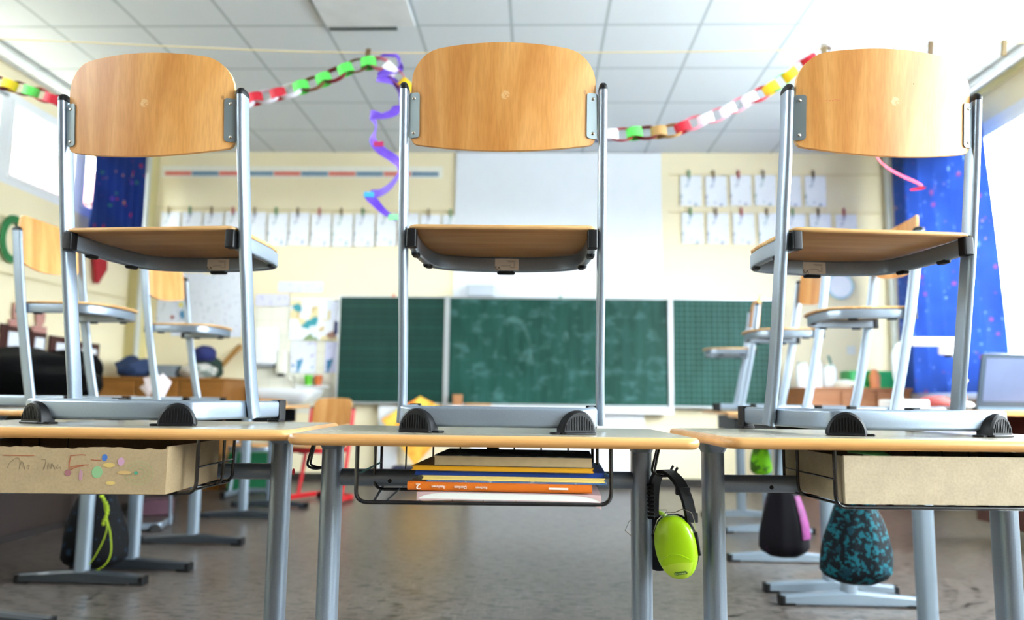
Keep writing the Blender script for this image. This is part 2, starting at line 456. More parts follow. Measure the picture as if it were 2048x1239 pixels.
# shadow-gap angle where ceiling meets side walls
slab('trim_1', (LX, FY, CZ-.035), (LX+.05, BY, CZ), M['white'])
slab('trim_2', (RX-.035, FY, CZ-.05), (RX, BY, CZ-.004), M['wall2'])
slab('baseboard_back', (LX, BY-.015, 0), (RX, BY, .07), plain('dark_skirting', '2A2622', .6))
slab('trim_3', (LX, BY-.24, 0), (LX+.09, BY, CZ), M['wall2'])     # ochre pier in the corner
def window(idx, x, y0, y1, z0, z1, sgn, tilt=0.):
    t = empty('window_%d' % idx, (x, y0, z0)); struct(t)
    w, h = y1-y0, z1-z0; fr = .075 if sgn > 0 else .05
    f = MB(); d = .06*sgn
    X0, X1 = sorted((0, d))
    f.box((X0, 0, 0), (X1, w, fr)); f.box((X0, 0, h-fr), (X1, w, h)); f.box((X0, 0, fr), (X1, fr, h-fr)); f.box((X0, w-fr, fr), (X1, w, h-fr))
    o = f.build('window_frame', M['white'], t, smooth=False)
    s_ = MB(); k = .05 if sgn > 0 else .03; X0, X1 = sorted((-.01*sgn, .035*sgn))
    s_.box((X0, fr, fr), (X1, w-fr, fr+k)); s_.box((X0, fr, h-fr-k), (X1, w-fr, h-fr)); s_.box((X0, fr, fr+k), (X1, fr+k, h-fr-k)); s_.box((X0, w-fr-k, fr+k), (X1, w-fr, h-fr-k))
    s_.build('sash', M['white_plastic'], t, smooth=False)
    g = MB(); g.box((.012*sgn-.003, fr+k, fr+k), (.012*sgn+.003, w-fr-k, h-fr-k)); g.build('pane', M['glass'], t, smooth=False)
    if sgn < 0 and h < 1:
        hd = MB(); hd.rbox((.0, .0, 0), (.03, .12, .02), .006); hh = hd.build('handle', plain('grey_handle', '8A9096', .4, .4), t); hh.location = (-d if d > 0 else .036, w*.82, h-fr-.03)
    return t
ys = [-1.9, -.65, .6, 1.85, 3.1, 4.05, 5.13, 6.02, 6.9]
for i in range(len(ys)-1): window(i+1, LX+.0, ys[i], ys[i+1], WL0, WL1, -1)
ys = [-1.9, .25, 2.4, 4.55, 6.7]
for i in range(4): window(i+9, RX+.0, ys[i], ys[i+1], WR0, WR1, 1)
slab('trim_4', (RX-.16, -1.9, WR0-.04), (RX+.0, 6.7, WR0), M['white'])    # inner sill board
# heating pipes in the two corners
def pipe(x, y, r, lab):
    b = MB(); b.tube([(x, y, 0), (x, y, CZ)], r, 12); tag(b.build('heating_pipe', plain('grey_pipe_paint', 'C4C6BC', .5)), lab, 'pipe')
pipe(3.32, BY-.06, .03, 'thin grey heating pipe in the right back corner beside the curtain')
pipe(-3.70, BY-.30, .025, 'thin grey heating pipe in the left back corner')
# a ceiling tile that has slipped from its grid
t = MB(); t.box((-1.375, 3.99, CZ-.022), (-.80, 4.59, CZ-.006)); o = t.build('ceiling_tile', plain('loose_tile', 'D8DADA', .85), smooth=False)
tag(o, 'slipped ceiling tile with a dark strip painted as the shaded gap along one edge', 'ceiling tile')
g = MB(); g.box((-1.362, 4.588, CZ-.030), (-.92, 4.618, CZ-.0225)); g.build('gap_shade_strip', plain('gap_shade', '37423F', .9), o, smooth=False)  # solid dark strip below the ceiling, painted as the shade in the gap

# outside: ground, neighbouring houses, hedge, seen blown out through the windows
slab('ground_outside', (RX+.3, -20, -.6), (40, 40, -.5), plain('grey_paving', 'ACB0B2', .9))
def house(loc, sx, sy, h, lab, wc, rc):
    t = thing('house', lab, 'house', loc)
    MB().box((-sx/2, -sy/2, 0), (sx/2, sy/2, h)).build('wall', wc, t, smooth=False)
    r = MB(); L = []
    for y in (-sy/2-.3, sy/2+.3): L.append([Vector((-sx/2-.3, y, h)), Vector((sx/2+.3, y, h)), Vector((0, y, h+sx*.3))])
    r.loft(L); r.build('roof', rc, t, smooth=False)
    w = MB()
    for k in range(3):
        w = MB(); y = -sy/2+sy*(k+.5)/3; w.box((-sx/2-.04, y-.5, h*.35), (-sx/2+.02, y+.5, h*.75)); w.build('window', plain('house_window', '8FA6B8', .2), t, smooth=False)
house((19, 27, -.5), 8, 10, 3.4, 'white rendered house outside the right-hand window', plain('white_render', 'E8ECEF', .9), plain('grey_slate', 'AEB8C2', .8))
house((-16, 26, -.5), 9, 12, 6.5, 'pink brick building outside the left-hand window', plain('pink_brick', 'D8B0A6', .9), plain('red_tile', 'B08078', .8))
def bush(loc, r, lab):
    b = MB()
    random.seed(int(loc[1]*10))
    for k in range(7):
        b.ell((random.uniform(-r, r)*.6, random.uniform(-r, r)*.6, r*.9+random.uniform(-.3, .5)*r), (r*.55, r*.55, r*.6), 10, 7)
    tag(b.build('garden_bush', plain('bush_green', '7D9472', .9, var=.3), loc=loc), lab, 'bush')
bush((11, 19.5, -.5), .8, 'pale green garden bush outside the right-hand window')

# ------------------------------------------------------------------ pupil chair
LEG_P = [(0, -.0225, .678), (0, -.0060, .55), (0, .0095, .45), (0, .0235, .36), (0, .0390, .28), (0, .0560, .19), (0, .0725, .11), (0, .0870, .045), (0, .0930, .013)]
LEG_X = [.1990, .1992, .2000, .2000, .2005, .2005, .2015, .2035, .2060]
def back_y(x, z):
    yc = -.048 + (z-.544)/(.756-.544)*(-.021)
    u = x/.186
    return yc + .032*u*u
def chair_proto(metal='silver', wood='beech', detail=True, label='', cat='chair'):
    sm = M[metal]; t = thing('school_chair', label, cat)
    for sg in (-1, 1):
        path = catmull([(sg*x, p[1], p[2]) for x, p in zip(LEG_X, LEG_P)], 5)
        b = MB(); b.sweep(path, oval(.0370, .0165, 6), N=(1, 0, 0))
        leg = b.build('leg', sm, t)
        c = MB(); d = (path[0]-path[1]).normalized()
        loops = []
        for k, sc in ((-.004, 1.04), (.002, 1.04), (.007, .88), (.011, .6), (.0135, .25)):
            q = path[0]+d*k; loops.append([Vector((q.x+a*sc, q.y+bb*sc, q.z)) for a, bb in oval(.0165, .0370, 6)])
        c.loft(loops); c.build('tube_cap', M['black'], leg)
    # backrest: bent plywood shell
    nx, nz = 28, 14; hw = .184; zb, th = .544, .0085
    def outl(u):   # u -1..1 -> lower and upper z, rounded corners
        x = abs(u)*hw
        zt = .756 - .0065*(x/.14)**2
        r = .056
        if x > hw-r: zt -= r - math.sqrt(max(r*r-(x-hw+r)**2, 0))
        zl = zb + .023*(x/.184)**2; r2 = .012
        if x > hw-r2: zl += r2-math.sqrt(max(r2*r2-(x-hw+r2)**2, 0))
        return zl, zt
    us = [math.sin(math.pi/2*(-1+2*i/nx)) for i in range(nx+1)]
    G = [[], []]
    for u in us:
        zl, zt = outl(u)
        for s_ in (0, 1):
            G[s_].append([Vector((u*hw, back_y(u*hw, zl+(zt-zl)*j/nz) + (th if s_ else 0), zl+(zt-zl)*j/nz)) for j in range(nz+1)])
    b = MB()
    for s_ in (0, 1):
        base = len(b.v)
        for c_ in G[s_]: b.v += c_
        for i in range(nx):
            for j in range(nz):
                a = base+i*(nz+1)+j; q = (a, a+nz+1, a+nz+2, a+1)
                b.quad_idx(q if s_ == 0 else q[::-1])
    n1 = (nx+1)*(nz+1)
    ring = [i*(nz+1) for i in range(nx+1)] + [nx*(nz+1)+j for j in range(1, nz+1)] + [i*(nz+1)+nz for i in range(nx-1, -1, -1)] + [j for j in range(nz-1, 0, -1)]
    for k in range(len(ring)):
        a, c_ = ring[k], ring[(k+1) % len(ring)]; b.quad_idx((a, c_, c_+n1, a+n1), 1)
    back = b.build('backrest', [M[wood], M['ply_edge']], t, ang=50)
    for sg in (-1, 1):
        p = MB(); zc = .6220; w = .017; X0 = .1695
        pts = []
        for z in (-1, 1):
            pass
        out = rrect(w+.006, .090, .006, 4)
        loops = [[Vector((sg*(X0+w/2+a), back_y(X0+w/2+a, zc+c_)-.0030+k, zc+c_)) for a, c_ in out] for k in (0, .0028)]
        p.loft(loops); pl = p.build('bracket', M['plate'], t)
        if detail:
            for dz in (-.035, .034):
                y = back_y(X0+.009, zc+dz)-.003
                m = Matrix.Translation((sg*(X0+.009), y, zc+dz)) @ Matrix.Rotation(R(90), 4, 'X')
                s_ = MB(); s_.lathe([(.0036, 0), (.0036, .0008), (.0028, .0016), (.0012, .0018)], 12, mat=m); sc = s_.build('screw', M['screw'], pl)
    # seat frame
    half = [(.180, .012), (.1825, .08), (.180, .16), (.172, .215), (.162, .246), (.138, .268), (.10, .281), (.05, .290), (0, .2925)]
    path = catmull([(x, y, .378) for x, y in half] + [(-x, y, .378) for x, y in half[-2::-1]], 5)
    b = MB(); b.sweep(path, rrect(.017, .035, .0050, 4), N=(0, 0, 1)); fr = b.build('seat_frame', sm, t)
    for sg in (-1, 1):
        c = MB(); c.rbox((sg*.180-.0098, -.010, .3595), (sg*.180+.0098, .0125, .3965), .003); c.build('end_cap', M['black'], fr)
    def pad(x, y, a, ln):
        o2 = rrect(ln, .0165, .008, 4); m = Matrix.Translation((x, y, 0)) @ Matrix.Rotation(a, 4, 'Z')
        q = MB(); q.loft([[Vector((u, v_, .3622)) for u, v_ in o2], [Vector((u*.97, v_*.95, .3575)) for u, v_ in o2], [Vector((u*.88, v_*.7, .3552)) for u, v_ in o2]], mat=m)
        q.build('stacking_pad', M['black'], fr)
    pad(0, .2925, 0, .044)
    for sg in (-1, 1): pad(sg*.1825, .075, R(90), .036); pad(sg*.1745, .207, R(90)+sg*R(12), .034)
    # seat
    b = MB()
    def so(k, z, scoop=0):
        w0 = .1865-k; pts = []
        pts += [(w0-.012, -.008+k), (w0-.004, -.004+k), (w0, .004+k)]
        pts += [(w0+.002, .08), (w0, .17), (w0-.008, .225), (w0-.028, .268-k), (w0-.062, .296-k), (w0-.11, .308-k), (.02, .312-k)]
        full = pts + [(-x, y) for x, y in pts[::-1]]
        return [Vector((x, y, z-(.010*max(0, (y-.22)/.09)**2 if scoop else 0))) for x, y in full]
    b.loft([so(.004, .3965), so(.0, .3990), so(.0, .4030), so(.004, .4060)], True, True)
    for i, fc in enumerate(b.f):
        pass
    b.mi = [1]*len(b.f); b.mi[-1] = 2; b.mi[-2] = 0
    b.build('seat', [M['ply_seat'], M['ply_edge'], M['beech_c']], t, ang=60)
    # floor frame (skid) and glides
    arm = [(.197, .225), (.192, .15), (.1855, .07), (.180, 0), (.1765, -.045), (.1735, -.068), (.166, -.085), (.150, -.092)]
    path = catmull([(x, y, .029) for x, y in arm], 5) + [Vector((0, -.092, .029))] + catmull([(-x, y, .029) for x, y in arm[::-1]], 5)
    b = MB(); b.sweep(path, rrect(.0185, .0375, .0065, 4), N=(0, 0, 1)); sk = b.build('base_frame', sm, t)
    for sg in (-1, 1):
        m = Matrix.Translation((sg*.1975, .232, 0)) @ Matrix.Rotation(-sg*R(4), 4, 'Z')
        c = MB(); c.rbox((-.0125, -.016, .004), (.0125, .014, .0495), .004, mat=m)
        c.rbox((-.017, -.020, .0), (.0125, .012, .006), .004, mat=m); c.build('end_cap', M['black'], sk)
        # half-moon glide
        rot = sg*R(22)
        m = Matrix.Translation((sg*.142, -.091, 0)) @ Matrix.Rotation(rot, 4, 'Z')
        c = MB(); n = 18; L0 = []
        def arc(rx, rz, y, z0=.003): return [Vector((rx*math.cos(math.pi*i/n), y, z0+rz*math.sin(math.pi*i/n))) for i in range(n+1)]
        c.loft([arc(.030, .036, -.0185), arc(.0335, .0395, -.0155), arc(.0345, .0405, -.009), arc(.0345, .0405, .004), arc(.033, .039, .010)], mat=m)
        if detail:
            for k in range(-5, 6):
                x = k*.0050; zt = .036*math.sqrt(max(0, 1-(x/.030)**2)) - .003
                if zt > .012: c.box((x-.0010, -.0200, .008), (x+.0010, -.0170, zt), mat=m)
        c.rbox((-.033, -.0225, 0), (.033, .012, .0045), .006, mat=m)
        c.rbox((-sg*.040-.008, -.012, 0), (-sg*.040+.008, .010, .004), .004, mat=m)
        c.build('glide', M['black'], sk)
    if detail:
        # inspection sticker on the inside of the front rail, upside down
        s_ = MB(); y = .2925-.0088
        s_.box((-.026, y-.0006, .3635), (.030, y, .3920)); st = s_.build('sticker', plain('sticker_paper', 'D9CBBB', .6), fr, smooth=False)
        ink = plain('sticker_ink', '15130F', .6)
        text('lettering', 'VS', .0125, ink, st, (-.0195, y-.0010, .3690), (R(90), R(180), 0), ext=.0002, sx=1.1)
        fine = plain('sticker_fine_ink', '8B8272', .6)
        l_ = MB()
        for (x0, x1, z) in ((.000, .022, .3865), (.004, .022, .3840), (-.012, .012, .3745), (.018, .022, .3805), (.018, .022, .3775), (.018, .022, .3745), (.010, .022, .3705)):
            l_.box((x0, y-.0012, z-.0005), (x1, y-.0008, z+.0005))
        l_.build('print_lines', fine, st, smooth=False)
    return t
H_C, H_S = .7142, .7177      # desk heights
def put(o, x, y, z, rz, label=None, group=None, scale=None):
    o.location = (x, y, z); o.rotation_euler.z = rz
    if label: o['label'] = label
    if group: o['group'] = group
    if scale: o.scale = (scale,)*3
    return o
def local(cx, cy, r, yo=.30): return (cx-math.sin(r)*yo, cy+math.cos(r)*yo)
GF = 'chairs set up on the three front desks'; GB = 'chairs set up on the desks further back'
proto = chair_proto(label='beech and silver school chair standing on the middle front desk, full width in view')
x, y = local(-.0679, 1.1722, .0101); put(proto, x, y, H_C, .0101, group=GF)
c = dup(proto); x, y = local(-.8357, 1.2224, -.0837); put(c, x, y, H_S, -.0837, 'beech and silver school chair on the front desk above the scribbled cardboard box', GF)
c = dup(proto); x, y = local(.7299, 1.2143, .1223); put(c, x, y, H_S, .1223, 'school chair with a pale glare on its backrest, on the front desk nearest the window', GF)
rm = MB()
for k in range(9):
    x = -.150+k*.0052; rm.box((x, back_y(x, .654)-.0006, .6535+.0006*math.sin(k*2)), (x+.0045, back_y(x, .654)+.0004, .6543+.0006*math.sin(k*2)))
rm.build('red_pen_mark', plain('red_pen', 'C0503C', .6), c, smooth=False)
rm = MB(); rm.ell((.044, back_y(.044, .69)+.0002, .690), (.0016, .0008, .0013), 8, 6); rm.build('dark_dent', plain('dent', '4A3826', .7), c)
# background chairs share a simpler prototype
far = chair_proto(wood='beech_c', detail=False, label='x')
put(far, -1.965, 2.96, .718, R(-90), 'beech chair on the side desk half hidden behind the left front chair', GB)
for (x, y, rz, lab, z, sc) in ((-1.895, 3.78, R(-92), 'beech chair on the second left side desk, its backrest in front of the wall charts', .718, 1),
                              (1.355, 2.89, R(86), 'nearest beech chair on the right-hand side desks, facing the aisle', .718, 1),
                              (1.335, 3.72, R(88), 'beech chair on the right-hand side desks, next behind the nearest one', .718, 1),
                              (1.42, 5.02, R(80), 'farthest beech chair on the right-hand side desks, in front of the squared board wing', .718, 1)):
    put(dup(far), x, y, z, rz, lab, GB, sc)
put(dup(far), -2.34, 4.40, 0, R(20), 'school chair standing on the floor behind the left side desks, only its skid visible')
o = put(dup(far), -2.16, 5.98, 0, R(178), 'school chair pushed in near the washbasin, only the top of its backrest visible')
red = chair_proto(metal='red_metal', wood='beech_c', detail=False, label='beech chair with a red metal frame standing on the floor left of the board')
put(red, -1.58, 5.80, 0, R(155), scale=1.02)

# ------------------------------------------------------------------ desks
def tabletop(parent, w, d, top, r=.028, th=.019):
    b = MB(); loops = []
    for z, k in ((-th, .006), (-th+.003, .002), (-th*.62, 0), (-th*.38, 0), (-.003, .002), (-.0006, .0055), (0, .009)):
        loops.append([Vector((a, c_, top+z)) for a, c_ in rrect(w-2*k, d-2*k, r-k*.6, 7)])
    b.loft(loops); b.mi = [0]*len(b.f); b.mi[-1] = 1; b.mi[-2] = 2
    return b.build('tabletop', [M['band'], M['laminate'], plain('tabletop_underside', '6B6458', .7)], parent, ang=35)
def colleg(parent, x, y, top, wx=.038, wy=.055, mat='silver', foot=True, footlen=.52, footmat='darkfoot'):
    b = MB(); o2 = rrect(wx, wy, wx*.49, 7)
    b.loft([[Vector((x+a, y+c_, z)) for a, c_ in o2] for z in (.045, top-.032)])
    lg = b.build('leg', M[mat], parent)
    p = MB(); o3 = rrect(wx*1.9, wy*1.9, .012, 3)
    p.loft([[Vector((x+a*1.02, y+c_*1.02, top-.038)) for a, c_ in o2], [Vector((x+a*.55, y+c_*.6, top-.022)) for a, c_ in [(q[0]*1, q[1]*1) for q in rrect(wx*2.2, wy*2.2, .012, 7)]], [Vector((x+a, y+c_, top-.019)) for a, c_ in rrect(wx*2.4, wy*2.0, .012, 7)]])
    p.build('mounting_plate', M[mat], parent)
    if foot:
        f = MB(); h = .05
        L = []
        for k in range(-8, 9):
            yy = y+k/8*footlen/2; hh = .028+(h-.028)*(1-abs(k)/8)**1.0
            hw = .024
            L.append([Vector((x-hw, yy, .008)), Vector((x+hw, yy, .008)), Vector((x+hw, yy, .008+hh*.8)), Vector((x+hw*.6, yy, .008+hh)), Vector((x-hw*.6, yy, .008+hh)), Vector((x-hw, yy, .008+hh*.8))])
        f.loft(L); fo = f.build('foot', M[footmat], parent, ang=25)
        for sg in (-1, 1):
            g = MB(); g.rbox((x-.026, y+sg*(footlen/2-.02)-.03, 0), (x+.026, y+sg*(footlen/2-.02)+.03, .012), .008)
            g.rbox((x-.025, y+sg*(footlen/2)-.012, 0), (x+.025, y+sg*(footlen/2)+.012, .036), .006); g.build('floor_glide', M['black'], fo)
    return lg
def wire_basket(parent, cx, y0, y1, w, z0, top):
    b = MB(); k = []
    bk = M['blackwire']
    for yy, r in ((y0, .0036), (y0+(y1-y0)*.70, .0030), (y1, .0030)):
        b.tube(rounded([(cx-w/2, yy, top), (cx-w/2, yy, z0), (cx+w/2, yy, z0), (cx+w/2, yy, top)], .020, 6), r, 8)
    n = 7
    for i in range(n):
        x = cx-w/2+.05+(w-.1)*i/(n-1)
        b.tube(rounded([(x, y0-.002, z0+.001), (x, y1+.002, z0+.001), (x, y1+.002, top)], .012, 4), .0018, 6)
    for sg in (-1, 1):
        b.tube([(cx+sg*(w/2-.03), y0-.003, z0+.0), (cx+sg*w/2*.97, y1, z0+.0)], .0025, 6)
        b.tube([(cx+sg*w/2, y0, z0+.045), (cx+sg*w/2, y1, z0+.045)], .0018, 6)
    return b.build('wire_basket', bk, parent)
def hook(parent, x, y, z):
    b = MB()
    b.rbox((x-.030, y-.012, z-.004), (x+.028, y+.012, z), .006)
    h = MB()
    h.tube(rounded([(x+.026, y-.008, z-.002), (x+.014, y-.012, z-.052), (x+.030, y-.014, z-.058), (x+.050, y-.016, z-.054), (x+.058, y-.016, z-.040)], .012, 5), .0024, 8)
    h.tube(rounded([(x+.026, y+.010, z-.002), (x+.014, y+.014, z-.052), (x+.030, y+.018, z-.058), (x+.050, y+.020, z-.054), (x+.058, y+.020, z-.040)], .012, 5), .0024, 8)
    o = b.build('bag_hook', M['blackwire'], parent); h.build('hook_wire', M['blackwire'], o); return o
GD = 'three front pupil desks'
def front_desk(label, x0, x1, yf, d, top, rz, legs, yleg):
    """x0,x1: left/right edge of the front edge; yf: front edge; rz: small rotation"""
    w = x1-x0; cx, cy = (x0+x1)/2, yf
    t = thing('pupil_desk', label, 'desk', (cx, cy, 0), rz, GD)
    o = tabletop(t, w, d, top); o.location = (0, d/2, 0)
    for lx in legs: colleg(t, lx-cx, yleg-yf, top, mat='silver')
    b = MB(); b.tube([(legs[0]-cx, yleg-yf, .621), (legs[1]-cx, yleg-yf, .621)], .0165, 16)
    cb = b.build('crossbar', M['silver'], t)
    for k in (-1, 1):
        s_ = MB(); xm = (legs[0]+legs[1])/2-cx+k*(legs[1]-legs[0])*.31
        s_.lathe([(.004, 0), (.004, .001)], 12, mat=Matrix.Translation((xm, yleg-yf-.0158, .616)) @ Matrix.Rotation(R(90), 4, 'X')); s_.build('bolt_hole', M['black'], cb)
    return t
RZ = .045
dc = front_desk('grey-topped pupil desk in the middle with books in its wire basket', -.417, .280, 1.283-.016, .43, H_C, RZ, (-.386, .218), 1.50)
dl = front_desk('left front pupil desk holding a scribbled cardboard drawer box', -1.125, -.4215, 1.285, .43, H_S, .06, (-1.115, -.510), 1.56)
dr = front_desk('front pupil desk beside the window holding a plain cardboard drawer box', .315, 1.015, 1.285, .43, H_S, .06, (.352, .915), 1.50)
def inv(t, x, y, z=0):
    m = Matrix.Translation(t.location) @ Matrix.Rotation(t.rotation_euler.z, 4, 'Z'); return m.inverted() @ Vector((x, y, z))
wb = wire_basket(dc, -.017, .035, .30, .432, .600, .695)
br = MB(); br.rbox((-.005-.012, .30, .655), (-.005+.012, .312, .695), .003); br.build('basket_bracket', M['black'], dc)
wire_basket(dl, -.045, .05, .24, .44, .603, .699)
wire_basket(dr, .045, .02, .24, .42, .605, .699)
hook(dc, .218+.068+.0, .185, .6925)
hook(dl, .325, .185, .694)
mk = MB(); mk.ell((0, 0, 0), (.003, .001, .007), 10, 8); q = inv(dl, -.487, 1.53, .625)
mk.build('red_mark', plain('red_dot', 'E02030', .5), dl, loc=(q.x, q.y, q.z))

# side desks (rotated a quarter turn, T-feet)
def side_desk(label, cx, cy, w=.70, d=.50, group='side desks along the two sides of the room', top=.718, rz=R(90), mat='greymetal', foot='greymetal'):
    t = thing('pupil_desk', label, 'desk', (cx, cy, 0), rz, group)
    tabletop(t, w, d, top)
    for sg in (-1, 1): colleg(t, sg*(w/2-.05), 0, top, .045, .062, mat, footmat=foot)
    b = MB(); b.tube([(-(w/2-.05), 0, .60), (w/2-.05, 0, .60)], .016, 10); b.build('crossbar', M[mat], t)
    b = MB(); b.box((-.2, -.17, .60), (.2, .17, .605)); b.box((-.2, .165, .60), (.2, .17, .69)); b.box((-.205, -.17, .60), (-.2, .17, .69)); b.box((.2, -.17, .60), (.205, .17, .69)); b.build('book_tray', M['black'], t, smooth=False)
    return t
side_desk('left side desk nearest the camera, half hidden by the front desks', -1.87, 2.86, foot='darkfoot')
side_desk('left side desk with dark T-feet, second from the camera', -1.80, 3.72, foot='darkfoot')
side_desk('left side desk farthest back, with a single grey column seen below the box', -1.87, 5.13, w=.60, foot='darkfoot')
side_desk('right side desk nearest the camera, its column in front of the teal bag', 1.22, 2.77)
side_desk('right side desk in the middle of its row, purple bag behind its column', 1.22, 3.56)
side_desk('right side desk farthest back below the squared board wing', 1.40, 4.98)

# ------------------------------------------------------------------ books in the basket
GBK = 'books and exercise books stacked in the middle desk'
def book(name, lab, x0, x1, y0, y1, z0, z1, cover, pages=None, rz=0., spine_front=False, curl=0, cat='book', covert=.0012):
    cx = (x0+x1)/2; cy = y0
    t = thing(name, lab, cat, (cx, cy, z0), rz, GBK)
    w, d, h = x1-x0, y1-y0, z1-z0
    n = 24
    def warp(u): return -curl*abs(u)**6
    def sheet(zlo, zhi, inset, yi):
        L = []
        for i in range(n+1):
            u = -1+2*i/n; x = u*(w/2-inset); z = warp(u)
            fl = 1+(.9 if curl else 0)*abs(u)**8
            L.append([Vector((x, yi, zlo+z*fl)), Vector((x, d-.002, zlo+z)), Vector((x, d-.002, zhi+z)), Vector((x, yi, zhi+z*.2))])
        return L
    c_ = MB()
    c_.loft(sheet(0, covert, 0, 0)); c_.loft(sheet(h-covert, h, 0, 0))
    if spine_front:
        L = []
        for i in range(n+1):
            u = -1+2*i/n; x = u*w/2
            L.append([Vector((x, .003, 0)), Vector((x, -.0015, h*.15)), Vector((x, -.0025, h*.5)), Vector((x, -.0015, h*.85)), Vector((x, .003, h))])
        c_.loft(L)
    co = c_.build('cover', cover, t)
    p = MB(); p.loft(sheet(covert, h-covert, .002, .0008 if not spine_front else .004)); p.build('pages', pages or plain('page_paper', 'EDE6D8', .8), t)
    return t
def bz(v): return v
cy0 = 1.318
tilt = R(-2.0)
k = 1.318/1.34
sc = lambda x: x*k
zc = lambda z: .775+(z-.775)*k
blue_pat = paper('blue_tile_cover', '2F6FB4', 'C8DCEC', 55, .60)
dk = paper('dark_photo_cover', '35383A', '6B6F70', 40, .55)
orange = plain('orange_cover', 'D86E1C', .35, coat=.3)
b1 = book('workbook', 'dog-eared white-paged workbook at the bottom of the stack', sc(-.207), sc(.114), cy0-.004, cy0+.215, .6035, .6165, plain('pink_edge_cover', 'C9A9A6', .5), plain('page_white', 'E4E6DE', .8), tilt, curl=.006)
b2 = book('textbook', 'orange school book with a rounded spine and white lettering', sc(-.224), sc(.098), cy0-.004, cy0+.225, .6185, .6325, orange, None, tilt, spine_front=True)
b3 = book('exercise_book', 'thin blue patterned booklet on top of the orange book', sc(-.192), sc(.124), cy0, cy0+.22, .6327, .6357, blue_pat, None, tilt)
b4 = book('exercise_book', 'pale yellow thin book between the two blue ones', sc(-.199), sc(.121), cy0-.002, cy0+.22, .6360, .6430, plain('pale_yellow_cover', 'F3D77E', .5), plain('pale_yellow_pages', 'D8C070', .7), tilt)
b5 = book('exercise_book', 'royal blue thin book below the golden yellow one', sc(-.214), sc(.122), cy0+.004, cy0+.225, .6433, .6518, plain('royal_blue_cover', '0C3484', .4), plain('blue_pages', '103C90', .5), tilt)
b6 = book('exercise_book', 'golden yellow thin book under the thick dark paperback', sc(-.218), sc(.101), cy0-.004, cy0+.215, .6521, .6598, plain('golden_yellow_cover', 'D09408', .45), plain('golden_pages', 'D89C10', .6), tilt)
b7 = book('paperback_book', 'thick paperback with cream pages and a dark cover on top of the stack', sc(-.180), sc(.100), cy0+.000, cy0+.19, .6602, .6775, dk, plain('cream_pages', 'B8A27A', .8, vscale=60), tilt, covert=.0008)
wt = plain('white_print', 'FFF6E8', .5)
tx = text('lettering', '2', .013, wt, b2, (-.139, -.0032, .0068), (R(90), R(180), 0), sx=1.5)
for xx, bd, s_ in ((-.104, 'Rechnen', .0068), (-.066, 'Denken', .0068), (-.030, 'Rechnen', .0058)):
    text('lettering', bd, s_, wt, b2, (xx, -.0032, .0064), (R(90), R(180), 0))
m_ = MB(); m_.box((.085, -.0034, .0055), (.118, -.0028, .0085)); m_.build('print_bar', wt, b2, smooth=False)

# ------------------------------------------------------------------ cardboard drawer boxes
def drawer(label, corner, sgn, length, depth, h, z0, mat, rz, torn=False):
    """corner: front corner nearest the room centre; extends sgn along x"""
    t = thing('drawer_box', label, 'box', (corner[0], corner[1], z0), rz)
    X0, X1 = sorted((0, sgn*length)); th = .004
    b = MB()
    if torn:
        n = 60; random.seed(3); L = []; hz = h
        loops_f, = [[]]
        zt = []
        v_ = 0
        for i in range(n+1):
            v_ = .7*v_+random.uniform(-.0022, .0022); zt.append(h-.0035-abs(v_)-(.006 if 6 < i < 12 else 0)*.5)
        L = []
        for i in range(n+1):
            x = X0+(X1-X0)*i/n; z = zt[i]+.003*(abs(i-n*.55)/n)
            L.append([Vector((x, 0, 0)), Vector((x, th, 0)), Vector((x, th, z-.001)), Vector((x, 0, z))])
        b.loft(L)
    else:
        n = 30; L = []
        for i in range(n+1):
            x = X0+(X1-X0)*i/n; u = i/n
            L.append([Vector((x, 0, 0)), Vector((x, th, 0)), Vector((x, th, h)), Vector((x, 0, h))])
        b.loft(L)
    fp = b.build('front_panel', mat, t, ang=20)
    w = MB(); w.box((X0, th, 0), (X0+th, depth, h*.98)); w.box((X1-th, th, 0), (X1, depth, h*.98)); w.box((X0+th, depth-th, 0), (X1-th, depth, h*.98)); w.build('side_panel', mat, t, smooth=False)
    f = MB(); f.box((X0+th, th, .0), (X1-th, depth-th, th)); f.build('box_floor', M['card_shade'], t, smooth=False)
    return t, fp
bl, fl = drawer('worn cardboard drawer box with children\'s crayon scribbles', (-.632, 1.295), -1, .40, .24, .082, .6065, M['card'], .05, True)
brx, frr = drawer('plain smooth cardboard drawer box sticking out of the desk', (.512, 1.288), 1, .40, .27, .0785, .6110, M['card2'], .055)
gp = MB(); gp.loft([[Vector((-.03, 0, 0)), Vector((.0, .10, .012))], [Vector((.005, .0, -.004)), Vector((.03, .1, .010))], [Vector((.05, .0, -.010)), Vector((.06, .1, .004))]], False, False, closed=False)
o = gp.build('sheet_of_paper', plain('green_paper', '8FE08A', .7)); o.location = (.560, 1.315, .694); tag(o, 'light green sheet sticking out of the plain box', 'paper')
sm = o.modifiers.new('s', 'SOLIDIFY'); sm.thickness = .0008
